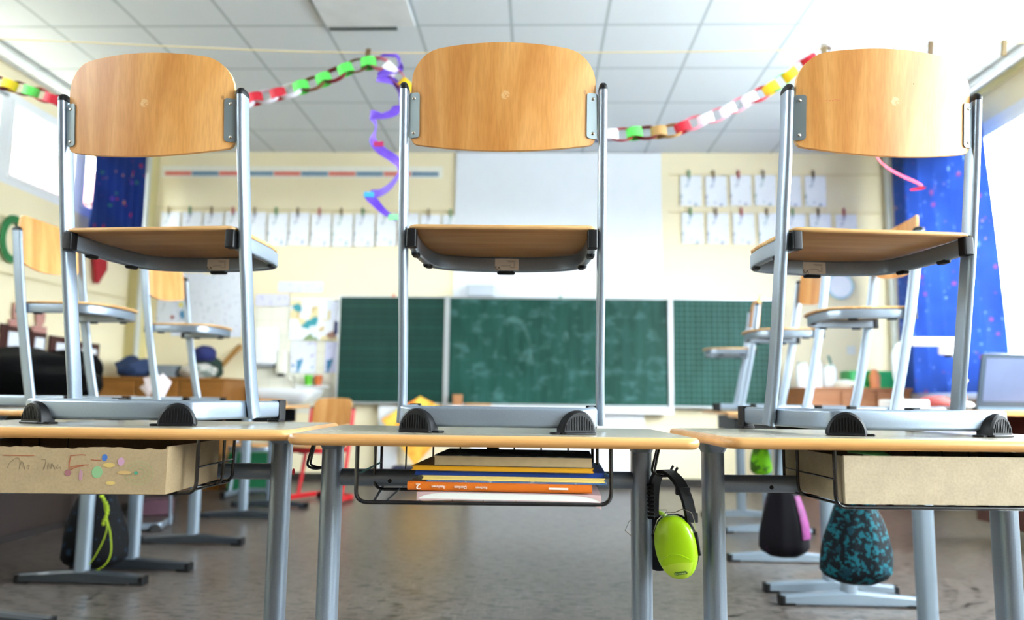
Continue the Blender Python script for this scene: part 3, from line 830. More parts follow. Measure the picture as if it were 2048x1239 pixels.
# crayon drawings on the scribbled box (local coords: x from corner to the left is negative)
def stroke(name, pts, w, col, parent=fl, y=-.0006):
    b = MB(); P = catmull([(p[0], y, p[1]) for p in pts], 6) if len(pts) > 2 else [Vector((p[0], y, p[1])) for p in pts]
    b.sweep(P, [(-w/2, -.0001), (w/2, -.0001), (w/2, .0001), (-w/2, .0001)], N=(0, -1, 0)); return b.build(name, plain('crayon_'+col, col, .8), parent, smooth=False)
def px(pxx, pyy):    # photo pixel on the box front -> local coordinates (measured once)
    q = AY(pxx, pyy, 1.285); m = (Matrix.Translation(bl.location) @ Matrix.Rotation(.05, 4, 'Z')).inverted(); v_ = m @ q
    return (v_.x, v_.z)
def blob(col, c, rx, rz_, name='crayon_patch'):
    b = MB(); cx, cz = px(*c); n = 20
    b.loft([[Vector((cx+rx*math.cos(2*math.pi*i/n)*(1+.12*math.sin(3*i)), yy, cz+rz_*math.sin(2*math.pi*i/n))) for i in range(n)] for yy in (-.0004, -.0009)])
    b.build(name, plain('crayon_'+col, col, .8), fl)
blob('3A66A8', (207, 915), .0045, .006); blob('B58AA0', (239, 923), .0055, .007); blob('8C5A5C', (135, 945), .0055, .0055)
blob('7FA878', (192, 944), .009, .010); blob('3F9070', (268, 946), .003, .003); blob('C2A55E', (215, 930), .010, .004); blob('BC9A62', (245, 945), .012, .003); blob('A27A86', (160, 950), .003, .009); blob('C4A860', (218, 966), .008, .003)
for seg in (((137, 941), (138, 925), (141, 910)), ((139, 934), (158, 930), (176, 929)), ((141, 911), (160, 909), (170, 910)), ((140, 940), (150, 934), (165, 931)), ((180, 919), (190, 920), (200, 920)), ((10, 909), (40, 910), (70, 910))):
    stroke('crayon_line', [px(*p) for p in seg], .0016, '9A5636')
for seg in (((18, 935), (22, 925), (35, 915), (42, 919), (40, 938)), ((40, 938), (46, 922), (52, 938)), ((55, 934), (60, 928), (58, 938)), ((83, 918), (92, 920), (88, 938)), ((95, 938), (97, 926), (102, 937), (104, 926), (110, 938)), ((116, 928), (113, 936), (121, 934), (121, 938)),):
    stroke('pencil_line', [px(*p) for p in seg], .0007, '6A5C48')
for rr in (28, 20, 12):
    stroke('crayon_line', [px(273+rr*math.cos(a*math.pi/8), 946+rr*.82*math.sin(a*math.pi/8)) for a in range(17)], .0006, '8FA06A')

# ------------------------------------------------------------------ ear muffs
def earmuffs():
    base = Vector((.262, 1.435, .513))
    t = thing('ear_muffs', 'neon yellow-green ear defenders hanging from the middle desk\'s hook', 'ear defenders', base)
    neon = plain('neon_yellow_green', 'A8D800', .35, coat=.4, var=.01)
    A = Matrix.Rotation(R(-24), 4, 'Z')
    hb = MB(); # headband: from the hidden cup up over the hook and down to the near cup
    pts = [(.022, -.016, .046), (.0205, -.017, .062), (.014, -.015, .090), (.003, -.004, .116), (-.012, .016, .130), (-.026, .038, .126), (-.033, .054, .100), (-.034, .062, .060), (-.033, .064, .040)]
    P = catmull(pts, 6); Wd = Vector((.81, .58, 0))
    hb.sweep(P, [(-.003, -.0115), (.003, -.0115), (.003, .0115), (-.003, .0115)], N=Wd, scales=[1+.12*math.sin(i/len(P)*math.pi) for i in range(len(P))]); hbo = hb.build('headband', M['black'], t)
    for k in range(9):
        r_ = MB(); z = .040+k*.0075; r_.rbox((-.047, .040, z), (-.034, .056, z+.004), .002); r_.build('padding_rib', M['black'], hbo)
    bk = MB(); bk.rbox((-.004, -.018, .092), (.022, -.004, .106), .003); bk.build('band_clamp', M['black'], hbo)
    # slotted end plate
    e = MB(); e.rbox((.0105, -.0215, .044), (.0345, -.0185, .062), .003); e.build('end_plate', plain('dark_grey_plastic', '2A2C30', .4), hbo)
    for sg, mat, off in ((1, neon, Vector((0, 0, 0))), (-1, neon, Vector((-.024, .088, -.008)))):
        m = Matrix.Translation(off) @ A @ Matrix.Rotation(R(7), 4, 'X') @ Matrix.Rotation(R(-8), 4, 'Y')
        c_ = MB()
        def sq(p): return Vector((math.copysign(abs(p.x)**.9, p.x), math.copysign(abs(p.y)**.72, p.y), math.copysign(abs(p.z)**.92, p.z)))
        c_.ell((0, -.010*sg, 0), (.0385, .019, .0575), 30, 20, mat=m, f=sq); cup = c_.build('ear_cup', mat, t)
        s_ = MB(); s_.ell((0, .008*sg, 0), (.0375, .014, .0560), 26, 14, mat=m, f=sq); s_.build('ear_cushion', M['black'], t)
        if sg == 1:
            # pale panel, raised arc and badge
            pn = MB(); n = 24; L = []
            def surf(x, z, lift=0):
                u = 1-(abs(x)/.0385)**(2/.9)-(abs(z)/.0575)**(2/.92); u = max(u, .0); return -.010-.019*u**.36-lift
            rows = []
            for j in range(9):
                z = -.024-j*.0038; hw = .0385*max(0, 1-(abs(z)/.0575)**(2/.92))**.45*.86
                row = []
                for i in range(13):
                    x = -hw+2*hw*i/12; zz = z-(.006*(x/.03)**2 if j == 0 else 0) + .12*x*(1-j/9)
                    row.append(Vector((x, surf(x, zz, .0004), zz)))
                rows.append(row)
            pn.loft(rows, False, False, mat=m, closed=False); pn.build('pale_panel', plain('pale_neon', 'C0E040', .45, var=.01), cup)
            ar = MB(); P2 = [m @ Vector((x, surf(x, -.020+.012*(1-(x/.026)**2), .0), -.020+.012*(1-(x/.026)**2))) for x in [-.026+.052*i/16 for i in range(17)]]
            ar.tube(P2, .0009, 6); ar.build('raised_rim', neon, cup)
            bd = MB(); y_ = surf(.004, -.042, .0006)
            mm = m @ Matrix.Translation((.005, y_-.0006, -.0425)) @ Matrix.Rotation(R(-6), 4, 'Y') @ Matrix.Rotation(R(30), 4, 'X')
            bd.loft([[mm @ Vector((a, yy, c2)) for a, c2 in rrect(.0245, .0072, .0034, 5)] for yy in (0, -.0008)])
            bo = bd.build('badge', plain('badge_green', '4C7A20', .5), cup)
            tx = text('lettering', 'Dr.meter', .0058, plain('badge_letters', 'D8F0A0', .5), bo, (0, 0, 0), (0, 0, 0), ext=.0001)
            tx.matrix_local = mm @ Matrix.Translation((0, -.0012, 0)) @ Matrix.Rotation(R(90), 4, 'X')
        # wire yoke
        y = MB()
        if sg == 1:
            y.tube([m @ Vector(p) for p in ((-.0375, -.006, .010), (-.0370, -.008, .030), (-.026, -.010, .050), (-.006, -.012, .064), (.010, -.014, .063), (.026, -.012, .068), (.0405, -.012, .060), (.0415, -.008, .044), (.0410, -.006, .010))], .0008, 6)
        else:
            y.tube([m @ Vector(p) for p in ((-.040, 0, .0), (-.062, .004, .022), (-.050, .004, .040), (-.010, 0, .060), (.030, 0, .058), (.04, 0, .02))], .0008, 6)
        y.build('wire_yoke', M['screw'], t)
        for s2 in (-1, 1):
            p_ = MB(); p_.rbox((s2*.040-.0028, -.010, -.018), (s2*.040+.0028, -.002, .024), .002, mat=m); p_.build('yoke_pivot', M['black'], cup)
    return t
earmuffs()

# ------------------------------------------------------------------ back wall: board, screen, charts
def board():
    zc0, zc1 = .735, 1.718
    t = thing('chalkboard', 'wide green chalkboard with two fold-out wings on the back wall', 'chalkboard', (.20, 7.02, .735))
    def panel(name, x0, x1, mat, y=0):
        o = empty(name, (0, 0, 0)); o.parent = t
        b = MB(); b.box((x0, y, 0), (x1, y+.02, .983)); p = b.build('writing_surface', mat, o, smooth=False)
        f = MB(); e = .014
        f.box((x0-e, y-.006, -e), (x1+e, y+.022, 0)); f.box((x0-e, y-.006, .983), (x1+e, y+.022, .983+e)); f.box((x0-e, y-.006, 0), (x0, y+.022, .983)); f.box((x1, y-.006, 0), (x1+e, y+.022, .983))
        f.build('aluminium_rim', M['greyrim'], o, smooth=False)
    M['greyrim'] = plain('aluminium', 'C2C6C8', .35, .6)
    panel('middle_panel', -1.018, 1.018, M['board']); panel('lined_wing', -2.055, -1.065, M['board_l'], -.012); panel('squared_wing', 1.065, 2.02, M['board_g'], -.012)
    for x in (-1.041, 1.041):
        b = MB(); b.box((x-.018, -.03, -.05), (x+.018, .03, 1.0)); b.build('hinge_post', M['greyrim'], t, smooth=False)
    b = MB(); b.box((-1.0, -.09, -.075), (1.05, .02, -.02)); b.build('chalk_tray', M['white'], t, smooth=False)
    b = MB(); b.box((-.98, .03, -.10), (.80, .09, 0)); b.box((-.80, .02, -.62), (.80, .09, -.10)); b.build('lower_panel', M['white'], t, smooth=False)
    m = MB(); m.lathe([(.014, 0), (.014, .01)], 12, mat=Matrix.Translation((-1.55, -.02, 1.0)) @ Matrix.Rotation(R(90), 4, 'X')); m.build('magnet', plain('orange_red_magnet', 'E0663C', .5), t)
    m = MB(); m.lathe([(.014, 0), (.014, .01)], 12, mat=Matrix.Translation((.02, -.01, 1.0)) @ Matrix.Rotation(R(90), 4, 'X')); m.build('magnet', plain('green_magnet', '4A8A70', .5), t)
board()
e = MB(); e.rbox((-.045, -.03, 0), (.045, .03, .10), .006); o = e.build('board_eraser', plain('eraser_wood', 'A9744A', .6), loc=(-.72, 6.955, .716)); tag(o, 'brown wooden board eraser standing on the chalk tray', 'eraser')
e = MB(); e.rbox((-.12, -.03, 0), (.12, .03, .02), .006); o = e.build('chalk_box', plain('chalk_box_card', 'C09468', .7), loc=(-.68, 6.93, .716)); o.location.x = -.53; tag(o, 'flat light brown chalk box on the chalk tray', 'box')
b = MB(); b.box((-.80, BY-.03, 1.735), (1.19, BY-.005, CZ-.012)); o = b.build('projection_screen', plain('screen_white', 'E9EDF3', .6, var=.01), smooth=False); tag(o, 'large white projection surface above the chalkboard', 'screen')
b = MB(); b.rbox((-.13, -.05, 0), (.13, .05, .11), .012); o = b.build('loudspeaker', plain('light_grey_plastic', 'B4BDC6', .5), loc=(-.535, 7.045, 1.737)); tag(o, 'light grey box standing on top of the board, left of centre', 'box')
# legs under the board: white post left
b = MB(); b.rbox((-.09, -.04, 0), (.09, .04, .70), .01); o = b.build('wall_post', M['white'], loc=(-1.38, 7.08, 0)); tag(o, 'narrow white post under the lined board wing', 'post')
# kite
b = MB(); b.loft([[Vector((-.33, y, .40)), Vector((0, y, -.01)), Vector((.38, y, .44)), Vector((.02, y, .62))] for y in (0, .006)])
def m_kite():
    t = NT('orange_yellow_print'); x = t.noise(t.coord(), 7, 3, .5, .6)
    t.base(t.ramp(x, [(.35, 'F07A20'), (.5, 'F6B840'), (.62, 'D8C850'), (.72, 'F29030')])); t.b.inputs['Roughness'].default_value = .6; return t.m
o = b.build('paper_kite', m_kite(), smooth=False, loc=(-1.08, 6.86, .18)); o.rotation_euler.x = R(-6)
tag(o, 'orange and yellow patterned kite leaning below the chalkboard', 'kite')
b = MB(); b.rbox((-.28, -.10, 0), (.28, .10, .16), .02); o = b.build('storage_box', plain('navy_box', '1C2440', .6), loc=(-1.02, 6.98, 0)); tag(o, 'dark navy box on the floor behind the orange kite', 'box')

# number line
t = thing('number_line', 'red and blue number line strip high on the back wall', 'number line', (-2.33, BY-.012, 2.93))
b = MB(); b.box((-1.40, 0, -.02), (1.40, .006, .10)); b.build('paper_strip', paper('number_strip', 'F2EFE0', '8A97A0', 70, .62), t, smooth=False)
for i in range(10):
    b = MB(); x = -1.36+i*.2725
    b.box((x, -.003, 0), (x+.265, 0, .045)); b.build('number_segment', plain('segment_red', 'E07F70', .6) if i % 2 == 0 else plain('segment_blue', '7494AC', .6), t, smooth=False)
# strings
def cord(name, pts, r, mat, lab, cat='string'):
    b = MB(); b.tube(catmull(pts, 10), r, 6); tag(b.build(name, mat), lab, cat)
cream = plain('cream_cord', 'D8C89A', .7)
cord('wall_string', [(-3.80, BY-.012, 2.61), (-2.3, BY-.012, 2.585), (-.82, BY-.012, 2.58)], .004, cream, 'cream string carrying the letter cards left of the screen')
cord('wall_string', [(1.26, BY-.012, 2.955), (2.3, BY-.012, 2.95), (3.35, BY-.012, 2.96)], .004, cream, 'upper cream string right of the screen')
cord('wall_string', [(1.26, BY-.012, 2.585), (2.3, BY-.012, 2.575), (3.35, BY-.012, 2.585)], .004, cream, 'lower cream string right of the screen')
ORD = ['first', 'second', 'third', 'fourth', 'fifth', 'sixth', 'seventh', 'eighth', 'ninth', 'tenth', 'eleventh', 'twelfth', 'thirteenth', 'fourteenth']
inks = ['7A98A8', '8890B0', '9AA0B4', '7AA8A0', '98A0C0']
pegc = [('6E5638', 'brown'), ('5A8A5A', 'green'), ('86704A', 'tan'), ('B04A50', 'red')]
def peg(loc, i, lab, g, rz=0.):
    c_ = pegc[i % 4]
    b = MB()
    m = Matrix.Rotation(rz, 4, 'Y')
    b.box((-.010, -.006, -.035), (.010, -.001, .035), mat=m); b.box((-.010, .001, -.035), (.010, .006, .035), mat=m); b.box((-.011, -.002, .0), (.011, .002, .012), mat=m)
    o = b.build('clothes_peg', plain('peg_'+c_[1], c_[0], .6), loc=loc, smooth=False); tag(o, lab.replace('COL', c_[1]), 'clothes peg', g)
def cards(x0, step, n, zt, w, h, row, g, drop=0.):
    for i in range(n):
        x = x0+i*step; ink = inks[i % 5]
        b = MB(); b.box((-w/2, 0, -h), (w/2, .003, 0))
        o = b.build('letter_card', paper('card_print_'+ink+('r' if 'right' in row else 'l'), 'EEF1F6', ink, 16, .60), loc=(x, BY-.022, zt+random.uniform(-.008, .004)-drop*i), smooth=False)
        o.rotation_euler.y = random.uniform(-.02, .02); o.data.transform(Matrix.Identity(4))
        tag(o, 'white letter card, %s from the left in the %s' % (ORD[i], row), 'card', g)
        peg((x-.02, BY-.030, zt+.012-drop*i), i*3+len(row), 'small COL peg on the %s card of the %s' % (ORD[i], row), 'pegs holding the letter cards')
cards(-3.60, .2135, 14, 2.565, .195, .325, 'row left of the screen', 'letter cards left of the screen', .001)
cards(1.475, .237, 6, 2.945, .200, .30, 'upper row right of the screen', 'letter cards right of the screen')
cards(1.485, .242, 7, 2.575, .200, .30, 'lower row right of the screen', 'letter cards right of the screen')
# posters & notices left of the board
def sheet(name, lab, cat, x0, x1, y0, y1, mat, Y=BY-.012, group=None, th=.005):
    a = AY(x0, y0, Y); c_ = AY(x1, y1, Y)
    b = MB(); b.box((-abs(c_.x-a.x)/2, 0, -abs(a.z-c_.z)/2), (abs(c_.x-a.x)/2, th, abs(a.z-c_.z)/2))
    o = b.build(name, mat, smooth=False, loc=((a.x+c_.x)/2, Y, (a.z+c_.z)/2)); tag(o, lab, cat, group); return o
P_ = lambda n, i, s=22, th=.60: paper(n, 'E6EBF6', i, s, th)
sheet('wall_chart', 'large white wall chart with blue and yellow shapes behind the second left chair', 'chart', 350, 399.5, 545, 672, P_('chart_blank', 'C8D2E0'))
sheet('wall_chart', 'tall white wall chart of small print beside the blue-dotted chart', 'chart', 399.5, 441, 548, 676, P_('chart_print_a', '9AA8B8', 30), BY-.018)
sheet('wall_chart', 'white wall chart of small print half behind the left front chair\'s leg', 'chart', 441, 482, 540, 674, P_('chart_print_b', 'A0A8C0', 34), BY-.024)
sheet('wall_chart', 'pale sheet low on the wall behind the second left chair', 'chart', 318, 346, 552, 655, P_('chart_print_c', 'B8C0CC', 20), BY-.020)
sheet('notice_strip', 'long lavender title strip above the washbasin tiles', 'notice', 557, 645, 563, 584, paper('lavender_strip', 'E2E2F8', 'B8B8D8', 26, .62))
sheet('notice_strip', 'short lavender title strip beside the left front chair\'s leg', 'notice', 512, 577, 588, 611, paper('lavender_strip_b', 'DEDEF4', 'A8A8D0', 26, .60), BY-.03)
def disc(lab, px_, py_, r, mat, Y=BY-.020, cat='paper shape', name='paper_disc'):
    p = AY(px_, py_, Y); b = MB(); b.lathe([(r, 0), (r, .005)], 28, mat=Matrix.Rotation(R(90), 4, 'X')); o = b.build(name, mat, loc=p); tag(o, lab, cat); return o
disc('blue paper disc at the foot of the large wall chart', 370, 628, .048, plain('cyan_blue_card', '2A8CC4', .6))
disc('small yellow paper spot above the blue disc', 362, 609, .020, plain('yellow_card', 'E8DC40', .6))
disc('small dark red spot beside the second left chair\'s tube', 345, 634, .018, plain('dark_red_card', '9A3040', .6))
b = MB(); P = [AY(x_, y_, BY-.022) for x_, y_ in ((366, 572), (364, 584), (358, 594))]; b.sweep(catmull(P, 5), [(-.018, -.002), (.018, -.002), (.018, .002), (-.018, .002)], N=(0, -1, 0)); o = b.build('paper_arc', plain('teal_card', '2E9CB8', .6)); tag(o, 'curved teal paper strip above the yellow spot', 'paper shape')
# tiled splash area
def m_tiles():
    t = NT('white_wall_tiles'); x, y, z = t.sep(t.coord())
    s = t.math('MAXIMUM', t.math('LESS_THAN', t.math('PINGPONG', x, .075), .003), t.math('LESS_THAN', t.math('PINGPONG', z, .075), .003))
    t.base(t.mix(t.math('MULTIPLY', s, .5), lin('E9E6D6'), lin('B8B4A4'))); t.b.inputs['Roughness'].default_value = .2; return t.m
b = MB(); b.box((-2.72, BY-.012, .62), (-1.88, BY-.001, 1.72)); o = b.build('tile_splashback', m_tiles(), smooth=False); tag(o, 'white tiled splashback behind the washbasin', 'tiles')
def m_collage():
    t = NT('collage_print'); vo = t.n('ShaderNodeTexVoronoi'); vo.inputs['Scale'].default_value = 13; t.l(t.coord(), vo.inputs['Vector'])
    t.base(t.ramp(t.sep(vo.outputs['Color'])[0], [(0, 'E8D9A8'), (.3, 'F0F2FA'), (.55, 'D8C088'), (.68, '3C9CA8'), (.76, 'E6EEFC'), (.88, 'A07868'), (.93, '88A070')], 'CONSTANT')); t.b.inputs['Roughness'].default_value = .7; return t.m
o = sheet('collage_poster', 'colourful pupil collage poster beside the lined board wing', 'poster', 582, 684, 600, 680, m_collage(), BY-.03)
for (x0, x1, y0, y1, c_, lab) in ((604, 622, 600, 630, 'EEF2FF', 'white'), (638, 655, 600, 638, 'F4F6FF', 'white'), (662, 676, 602, 642, 'E4E8FA', 'white'), (670, 686, 600, 668, '1E2C6A', 'navy')):
    a = AY(x0, y0, BY-.034); d_ = AY(x1, y1, BY-.034); b = MB(); b.rbox((a.x-o.location.x, -.008 if lab == 'white' else -.006, d_.z-o.location.z), (d_.x-o.location.x, -.001, a.z-o.location.z), .003); b.build(lab+'_cutout', plain('cutout_'+c_, c_, .7), o)
sheet('notice_sheet', 'lavender picture sheet with a colourful column, left of a similar one', 'notice', 583, 630, 683, 745, paper('lavender_sheet_a', 'DDE0F2', '9A70A8', 20, .60, alt='5890B0'), BY-.03)
sheet('notice_sheet', 'lavender picture sheet touching the lined board wing', 'notice', 651, 682, 683, 745, paper('lavender_sheet_b', 'D4D6F0', '7A70A8', 20, .58, alt='4A80A8'), BY-.03)
a = AY(528, 690, 7.0); t = thing('towel_dispenser', 'white paper towel dispenser on the tiles', 'dispenser', (a.x, BY-.012, a.z))
b = MB(); b.rbox((-.10, -.11, -.17), (.10, 0, .17), .02); b.build('housing', M['white_plastic'], t); b = MB(); b.box((-.08, -.10, -.20), (.08, -.02, -.165)); b.build('towel_slot', plain('grey_slot', '9098A0', .5), t, smooth=False)
a = AY(558, 725, 7.0); t = thing('soap_dispenser', 'slim white soap dispenser right of the towel dispenser', 'dispenser', (a.x, BY-.012, a.z))
b = MB(); b.rbox((-.045, -.08, -.10), (.045, 0, .12), .015); b.build('housing', plain('cream_plastic', 'E4E2D2', .4), t); b = MB(); b.rbox((-.03, -.09, -.125), (.03, -.02, -.10), .01); b.build('push_lever', M['black'], t)
# washbasin
t = thing('washbasin', 'white ceramic washbasin below the tiles', 'washbasin', (-2.28, BY-.02, .70))
b = MB(); b.loft([[Vector((a_*k_, -.24+c_*k_, z)) for a_, c_ in rrect(.58, .46, .10, 6)] for k_, z in ((.45, 0), (.75, .04), (.96, .10), (1, .135), (1, .15), (.90, .15), (.82, .08), (.4, .04))]); b.build('basin', plain('ceramic', 'F0F3F7', .12, coat=.5, var=.01), t)
b = MB(); b.tube(rounded([(0, -.05, .15), (0, -.05, .26), (0, -.16, .26), (0, -.16, .23)], .03), .011, 10); b.build('tap', M['screw'], t)
b = MB(); b.tube([(0, -.12, -.35), (0, -.12, .01)], .02, 10); b.build('drain_pipe', M['screw'], t)
def cup(x, lab, col):
    b = MB(); b.lathe([(.032, 0), (.040, .10), (.037, .10), (.030, .006)], 18); tag(b.build('cup', plain('cup_'+col, col, .4), loc=(x, BY-.085, .88)), lab, 'cup')
b = MB(); b.box((-2.25, BY-.14, .868), (-1.95, BY-.012, .880)); tag(b.build('glass_shelf', M['white_plastic'], smooth=False), 'narrow white shelf beside the tap', 'shelf')
cup(-2.145, 'bright green cup beside the washbasin', '52B01C'); cup(-2.05, 'orange-brown cup right of the green cup', 'B85A20')
# wooden pointer hanging askew
a = AY(437, 738, 7.1); c_ = AY(482, 690, 7.1); b = MB(); b.sweep([a, c_], [(-.022, -.006), (.022, -.006), (.022, .006), (-.022, .006)], N=(0, -1, 0)); o = b.build('board_ruler', plain('brown_ruler_wood', 'A87838', .5)); tag(o, 'long wooden board ruler hanging slanted on the back wall', 'ruler')
# brown cupboard left back with bits on it
def cupboard(lab, x0, x1, y0, y1, h, mat, ndoor, name='cupboard'):
    t = thing(name, lab, 'cupboard', ((x0+x1)/2, (y0+y1)/2, 0)); w = x1-x0; d = y1-y0
    b = MB(); b.box((-w/2, -d/2+.02, 0), (w/2, d/2, h-.025)); b.build('body', mat, t, smooth=False)
    b = MB(); b.rbox((-w/2-.01, -d/2-.01, h-.025), (w/2+.01, d/2, h), .004); b.build('top_board', mat, t)
    for i in range(ndoor):
        x_ = -w/2+w*i/ndoor; b = MB(); b.rbox((x_+.004, -d/2, .05), (x_+w/ndoor-.004, -d/2+.02, h-.03), .004); dr_ = b.build('door', mat, t)
        k = MB(); k.lathe([(.012, 0), (.015, .02)], 12, mat=Matrix.Translation((x_+w/ndoor-.05, -d/2, h*.7)) @ Matrix.Rotation(R(90), 4, 'X')); k.build('knob', M['black'], dr_)
    return t
cupboard('low brown wooden cupboard against the back wall at the left', -3.74, -2.62, 6.26, 6.80, .925, M['cupboard'], 3)
def lump(name, lab, cat, c, r, mat, seed=1, amp=.18, seg=22, rings=14, rz=0, extra=None):
    rn = random.Random(seed); fs = [(rn.uniform(1, 4), rn.uniform(0, 6), rn.uniform(1, 4), rn.uniform(0, 6)) for _ in range(5)]
    def f(p):
        k = 1+amp*sum(math.sin(a*p.x*2+b_)*math.cos(c_*p.z*2+d) for a, b_, c_, d in fs)/3
        z = max(p.z, -.75)
        return Vector((p.x*k, p.y*k, z*k if z > -.75 else z))
    b = MB(); b.ell((0, 0, r[2]*.74), r, seg, rings, f=f); o = b.build(name, mat, loc=c); o.rotation_euler.z = rz
    if lab: tag(o, lab, cat)
    return o
lump('folded_bag', 'dark blue bag lying on the brown cupboard', 'bag', (-3.52, 6.52, 0.93), (.17, .14, .10), plain('dark_blue_cloth', '1E3358', .8), 2)
b = MB(); b.rbox((-.10, -.08, 0), (.10, .08, .11), .01); tag(b.build('storage_tub', plain('grey_tub', '79838C', .5), loc=(-3.24, 6.54, 0.925)), 'grey plastic tub beside the blue bag', 'tub')
lump('cloth_bundle', 'pale crumpled cloth bundle on the brown cupboard', 'cloth', (-2.96, 6.52, 0.925), (.16, .12, .08), paper('pale_print_cloth', 'C8C4BC', '6A8078', 12, .55), 5)
lump('scarf', 'dark green scarf lying behind the cloth bundle', 'scarf', (-2.98, 6.73, .93), (.16, .04, .13), plain('dark_green_cloth', '24382E', .9), 9)
o = lump('cap', 'navy blue cap with a red edge on top of the cloth bundle', 'cap', (-2.9, 6.5, 1.075), (.10, .10, .08), plain('navy_cloth', '16205A', .8), 11, .08)
b = MB(); b.rbox((-.12, -.02, .03), (-.05, .05, .07), .01); b.build('cap_peak', plain('red_cloth', '9A3028', .8), o)

# right back: cupboard with jars and a green box
cupboard('low pinkish-brown cupboard against the back wall at the right', 2.26, 3.13, 6.42, 6.96, .91, M['cupboard2'], 3)
for i, (x_, h_, r_) in enumerate(((2.33, .22, .052), (2.45, .25, .05), (2.57, .20, .055))):
    t = thing('storage_jar', '%s white jar on the right-hand cupboard' % ('left', 'tall middle', 'right wide')[i], 'jar', (x_, 6.70, .91), group='white jars on the right-hand cupboard')
    b = MB(); b.lathe([(r_*.9, 0), (r_, .02), (r_, h_*.8), (r_*.75, h_*.92)], 20); b.build('jar_body', M['white_plastic'], t)
    b = MB(); b.lathe([(r_*.8, h_*.92), (r_*.8, h_)], 20); b.build('lid', plain('jar_lid', 'C8D4CC', .5), t)
b = MB(); b.tube([(2.68, 6.80, .915), (2.62, 6.85, 1.20)], .012, 8); tag(b.build('wooden_frame', plain('green_rod', '4A7A6A', .6)), 'green rod leaning behind the white jars', 'rod')
b = MB(); b.rbox((-.20, -.12, 0), (.20, .12, .15), .012); tag(b.build('storage_box', plain('bright_green_plastic', '2CB45C', .4), loc=(2.91, 6.72, .91)), 'bright green plastic box on the right-hand cupboard', 'box')
b = MB(); b.lathe([(.04, 0), (.045, .10), (.02, .16)], 14); tag(b.build('glue_bottle', plain('orange_plastic', 'E08850', .4), loc=(2.88, 6.53, .91)), 'orange bottle in front of the green box', 'bottle')
lump('paper_stack', 'loose pale papers beside the white jars', 'papers', (2.64, 6.55, .91), (.10, .10, .04), plain('paper_pile', 'E6E2D2', .8), 4)
# clock
a = AY(1679, 572, BY-.01); t = thing('wall_clock', 'round white disc with a pale blue rim on the back wall', 'clock', a)
m = Matrix.Rotation(R(90), 4, 'X'); b = MB(); b.lathe([(.128, 0), (.128, .02), (.118, .03), (.108, .03), (.106, .015)], 32, mat=m); b.build('rim', plain('pale_blue_plastic', 'BFDDE6', .4), t)
b = MB(); b.lathe([(.108, .012), (.106, .016)], 32, mat=m); b.build('dial', M['white_plastic'], t)
b = MB(); b.rbox((-.04, -.008, -.04), (.04, 0, .04), .003); tag(b.build('light_switch', plain('switch_plastic', 'E4E4DC', .4), loc=AY(1702, 700, BY-.002)), 'small white light switch on the yellow back wall', 'switch')

# ------------------------------------------------------------------ curtains
def curtain(name, lab, x, y0, y1, z0, z1, mat, folds, amp=.035, flare=0.):
    b = MB(); n = folds*10; L = []
    for j in range(13):
        v = j/12; z = z1+(z0-z1)*v; row = []
        for i in range(n+1):
            u = i/n; y = y0-(flare*v*(1-u))+(y1-y0)*u
            row.append(Vector((x+amp*math.sin(u*folds*2*math.pi+.6*math.sin(v*3))*(0.6+.4*v), y, z)))
        L.append(row)
    b.loft(L, False, False, closed=False); o = b.build(name, mat, ang=80)
    s_ = o.modifiers.new('s', 'SOLIDIFY'); s_.thickness = .0015
    tag(o, lab, 'curtain')
curtain('curtain', 'dark blue patterned curtain in the left back corner', LX+.14, 5.98, 6.80, 2.13, 3.10, M['curtain_l'], 6)
curtain('curtain', 'long sunlit blue curtain with ornament print in the right back corner', RX-.17, 5.42, 6.78, .87, 3.02, M['curtain_r'], 6, .045, .16)
for x_, lab in ((LX+.14, 'white curtain rail above the left windows'), (RX-.17, 'white curtain rail above the right-hand windows')):
    b = MB(); b.rbox((x_-.02, 0, 3.11), (x_+.02, 6.9, 3.135), .004); tag(b.build('curtain_rail', M['white']), lab, 'rail')

# ------------------------------------------------------------------ left wall decorations
WX = LX+.015
cord('wall_string', [(WX+.01, 3.0, 2.06), (WX+.01, 4.8, 2.03), (WX+.01, 6.9, 2.06)], .004, cream, 'upper cream string along the left wall')
cord('wall_string', [(WX+.01, 3.0, 1.66), (WX+.01, 4.8, 1.63), (WX+.01, 6.9, 1.66)], .004, cream, 'lower cream string along the left wall')
a = AX(27, 478, WX+.02); t = MB(); P = [Vector((a.x, a.y+.11*math.cos(i*math.pi/12), a.z+.15*math.sin(i*math.pi/12))) for i in range(24)]
t.sweep(P, [(-.028, -.004), (.028, -.004), (.028, .004), (-.028, .004)], N=(1, 0, 0), closed=True); tag(t.build('paper_wreath', plain('green_felt', '2C7A44', .8)), 'dark green paper wreath on the left wall', 'wreath')
a = AX(93, 462, WX+.02); b = MB(); b.loft([[Vector((xx, a.y-.10, a.z-.03)), Vector((xx, a.y+.10, a.z-.05)), Vector((xx, a.y+.02, a.z+.06))] for xx in (a.x-.003, a.x+.003)]); tag(b.build('paper_bird', plain('turquoise_paper', '3C9CB4', .7), smooth=False), 'turquoise folded paper bird on the left wall string', 'paper bird')
a = AX(200, 535, WX+.04)
t = thing('felt_stocking', 'red felt stocking with a white cuff on the left wall string', 'stocking', (WX+.03, a.y, a.z+.02))
b = MB(); b.loft([[Vector((xx, y_, z_)) for y_, z_ in ((-.10, .10), (.10, .08), (.11, -.02), (.06, -.08), (.0, -.16), (-.04, -.15), (-.06, -.05))] for xx in (-.012, .012)]); b.build('stocking_body', plain('red_felt', 'A81E28', .9), t)
b = MB(); b.box((-.014, -.11, .09), (.014, .11, .14)); b.build('white_cuff', plain('white_felt', 'E8E4DE', .9), t, smooth=False)
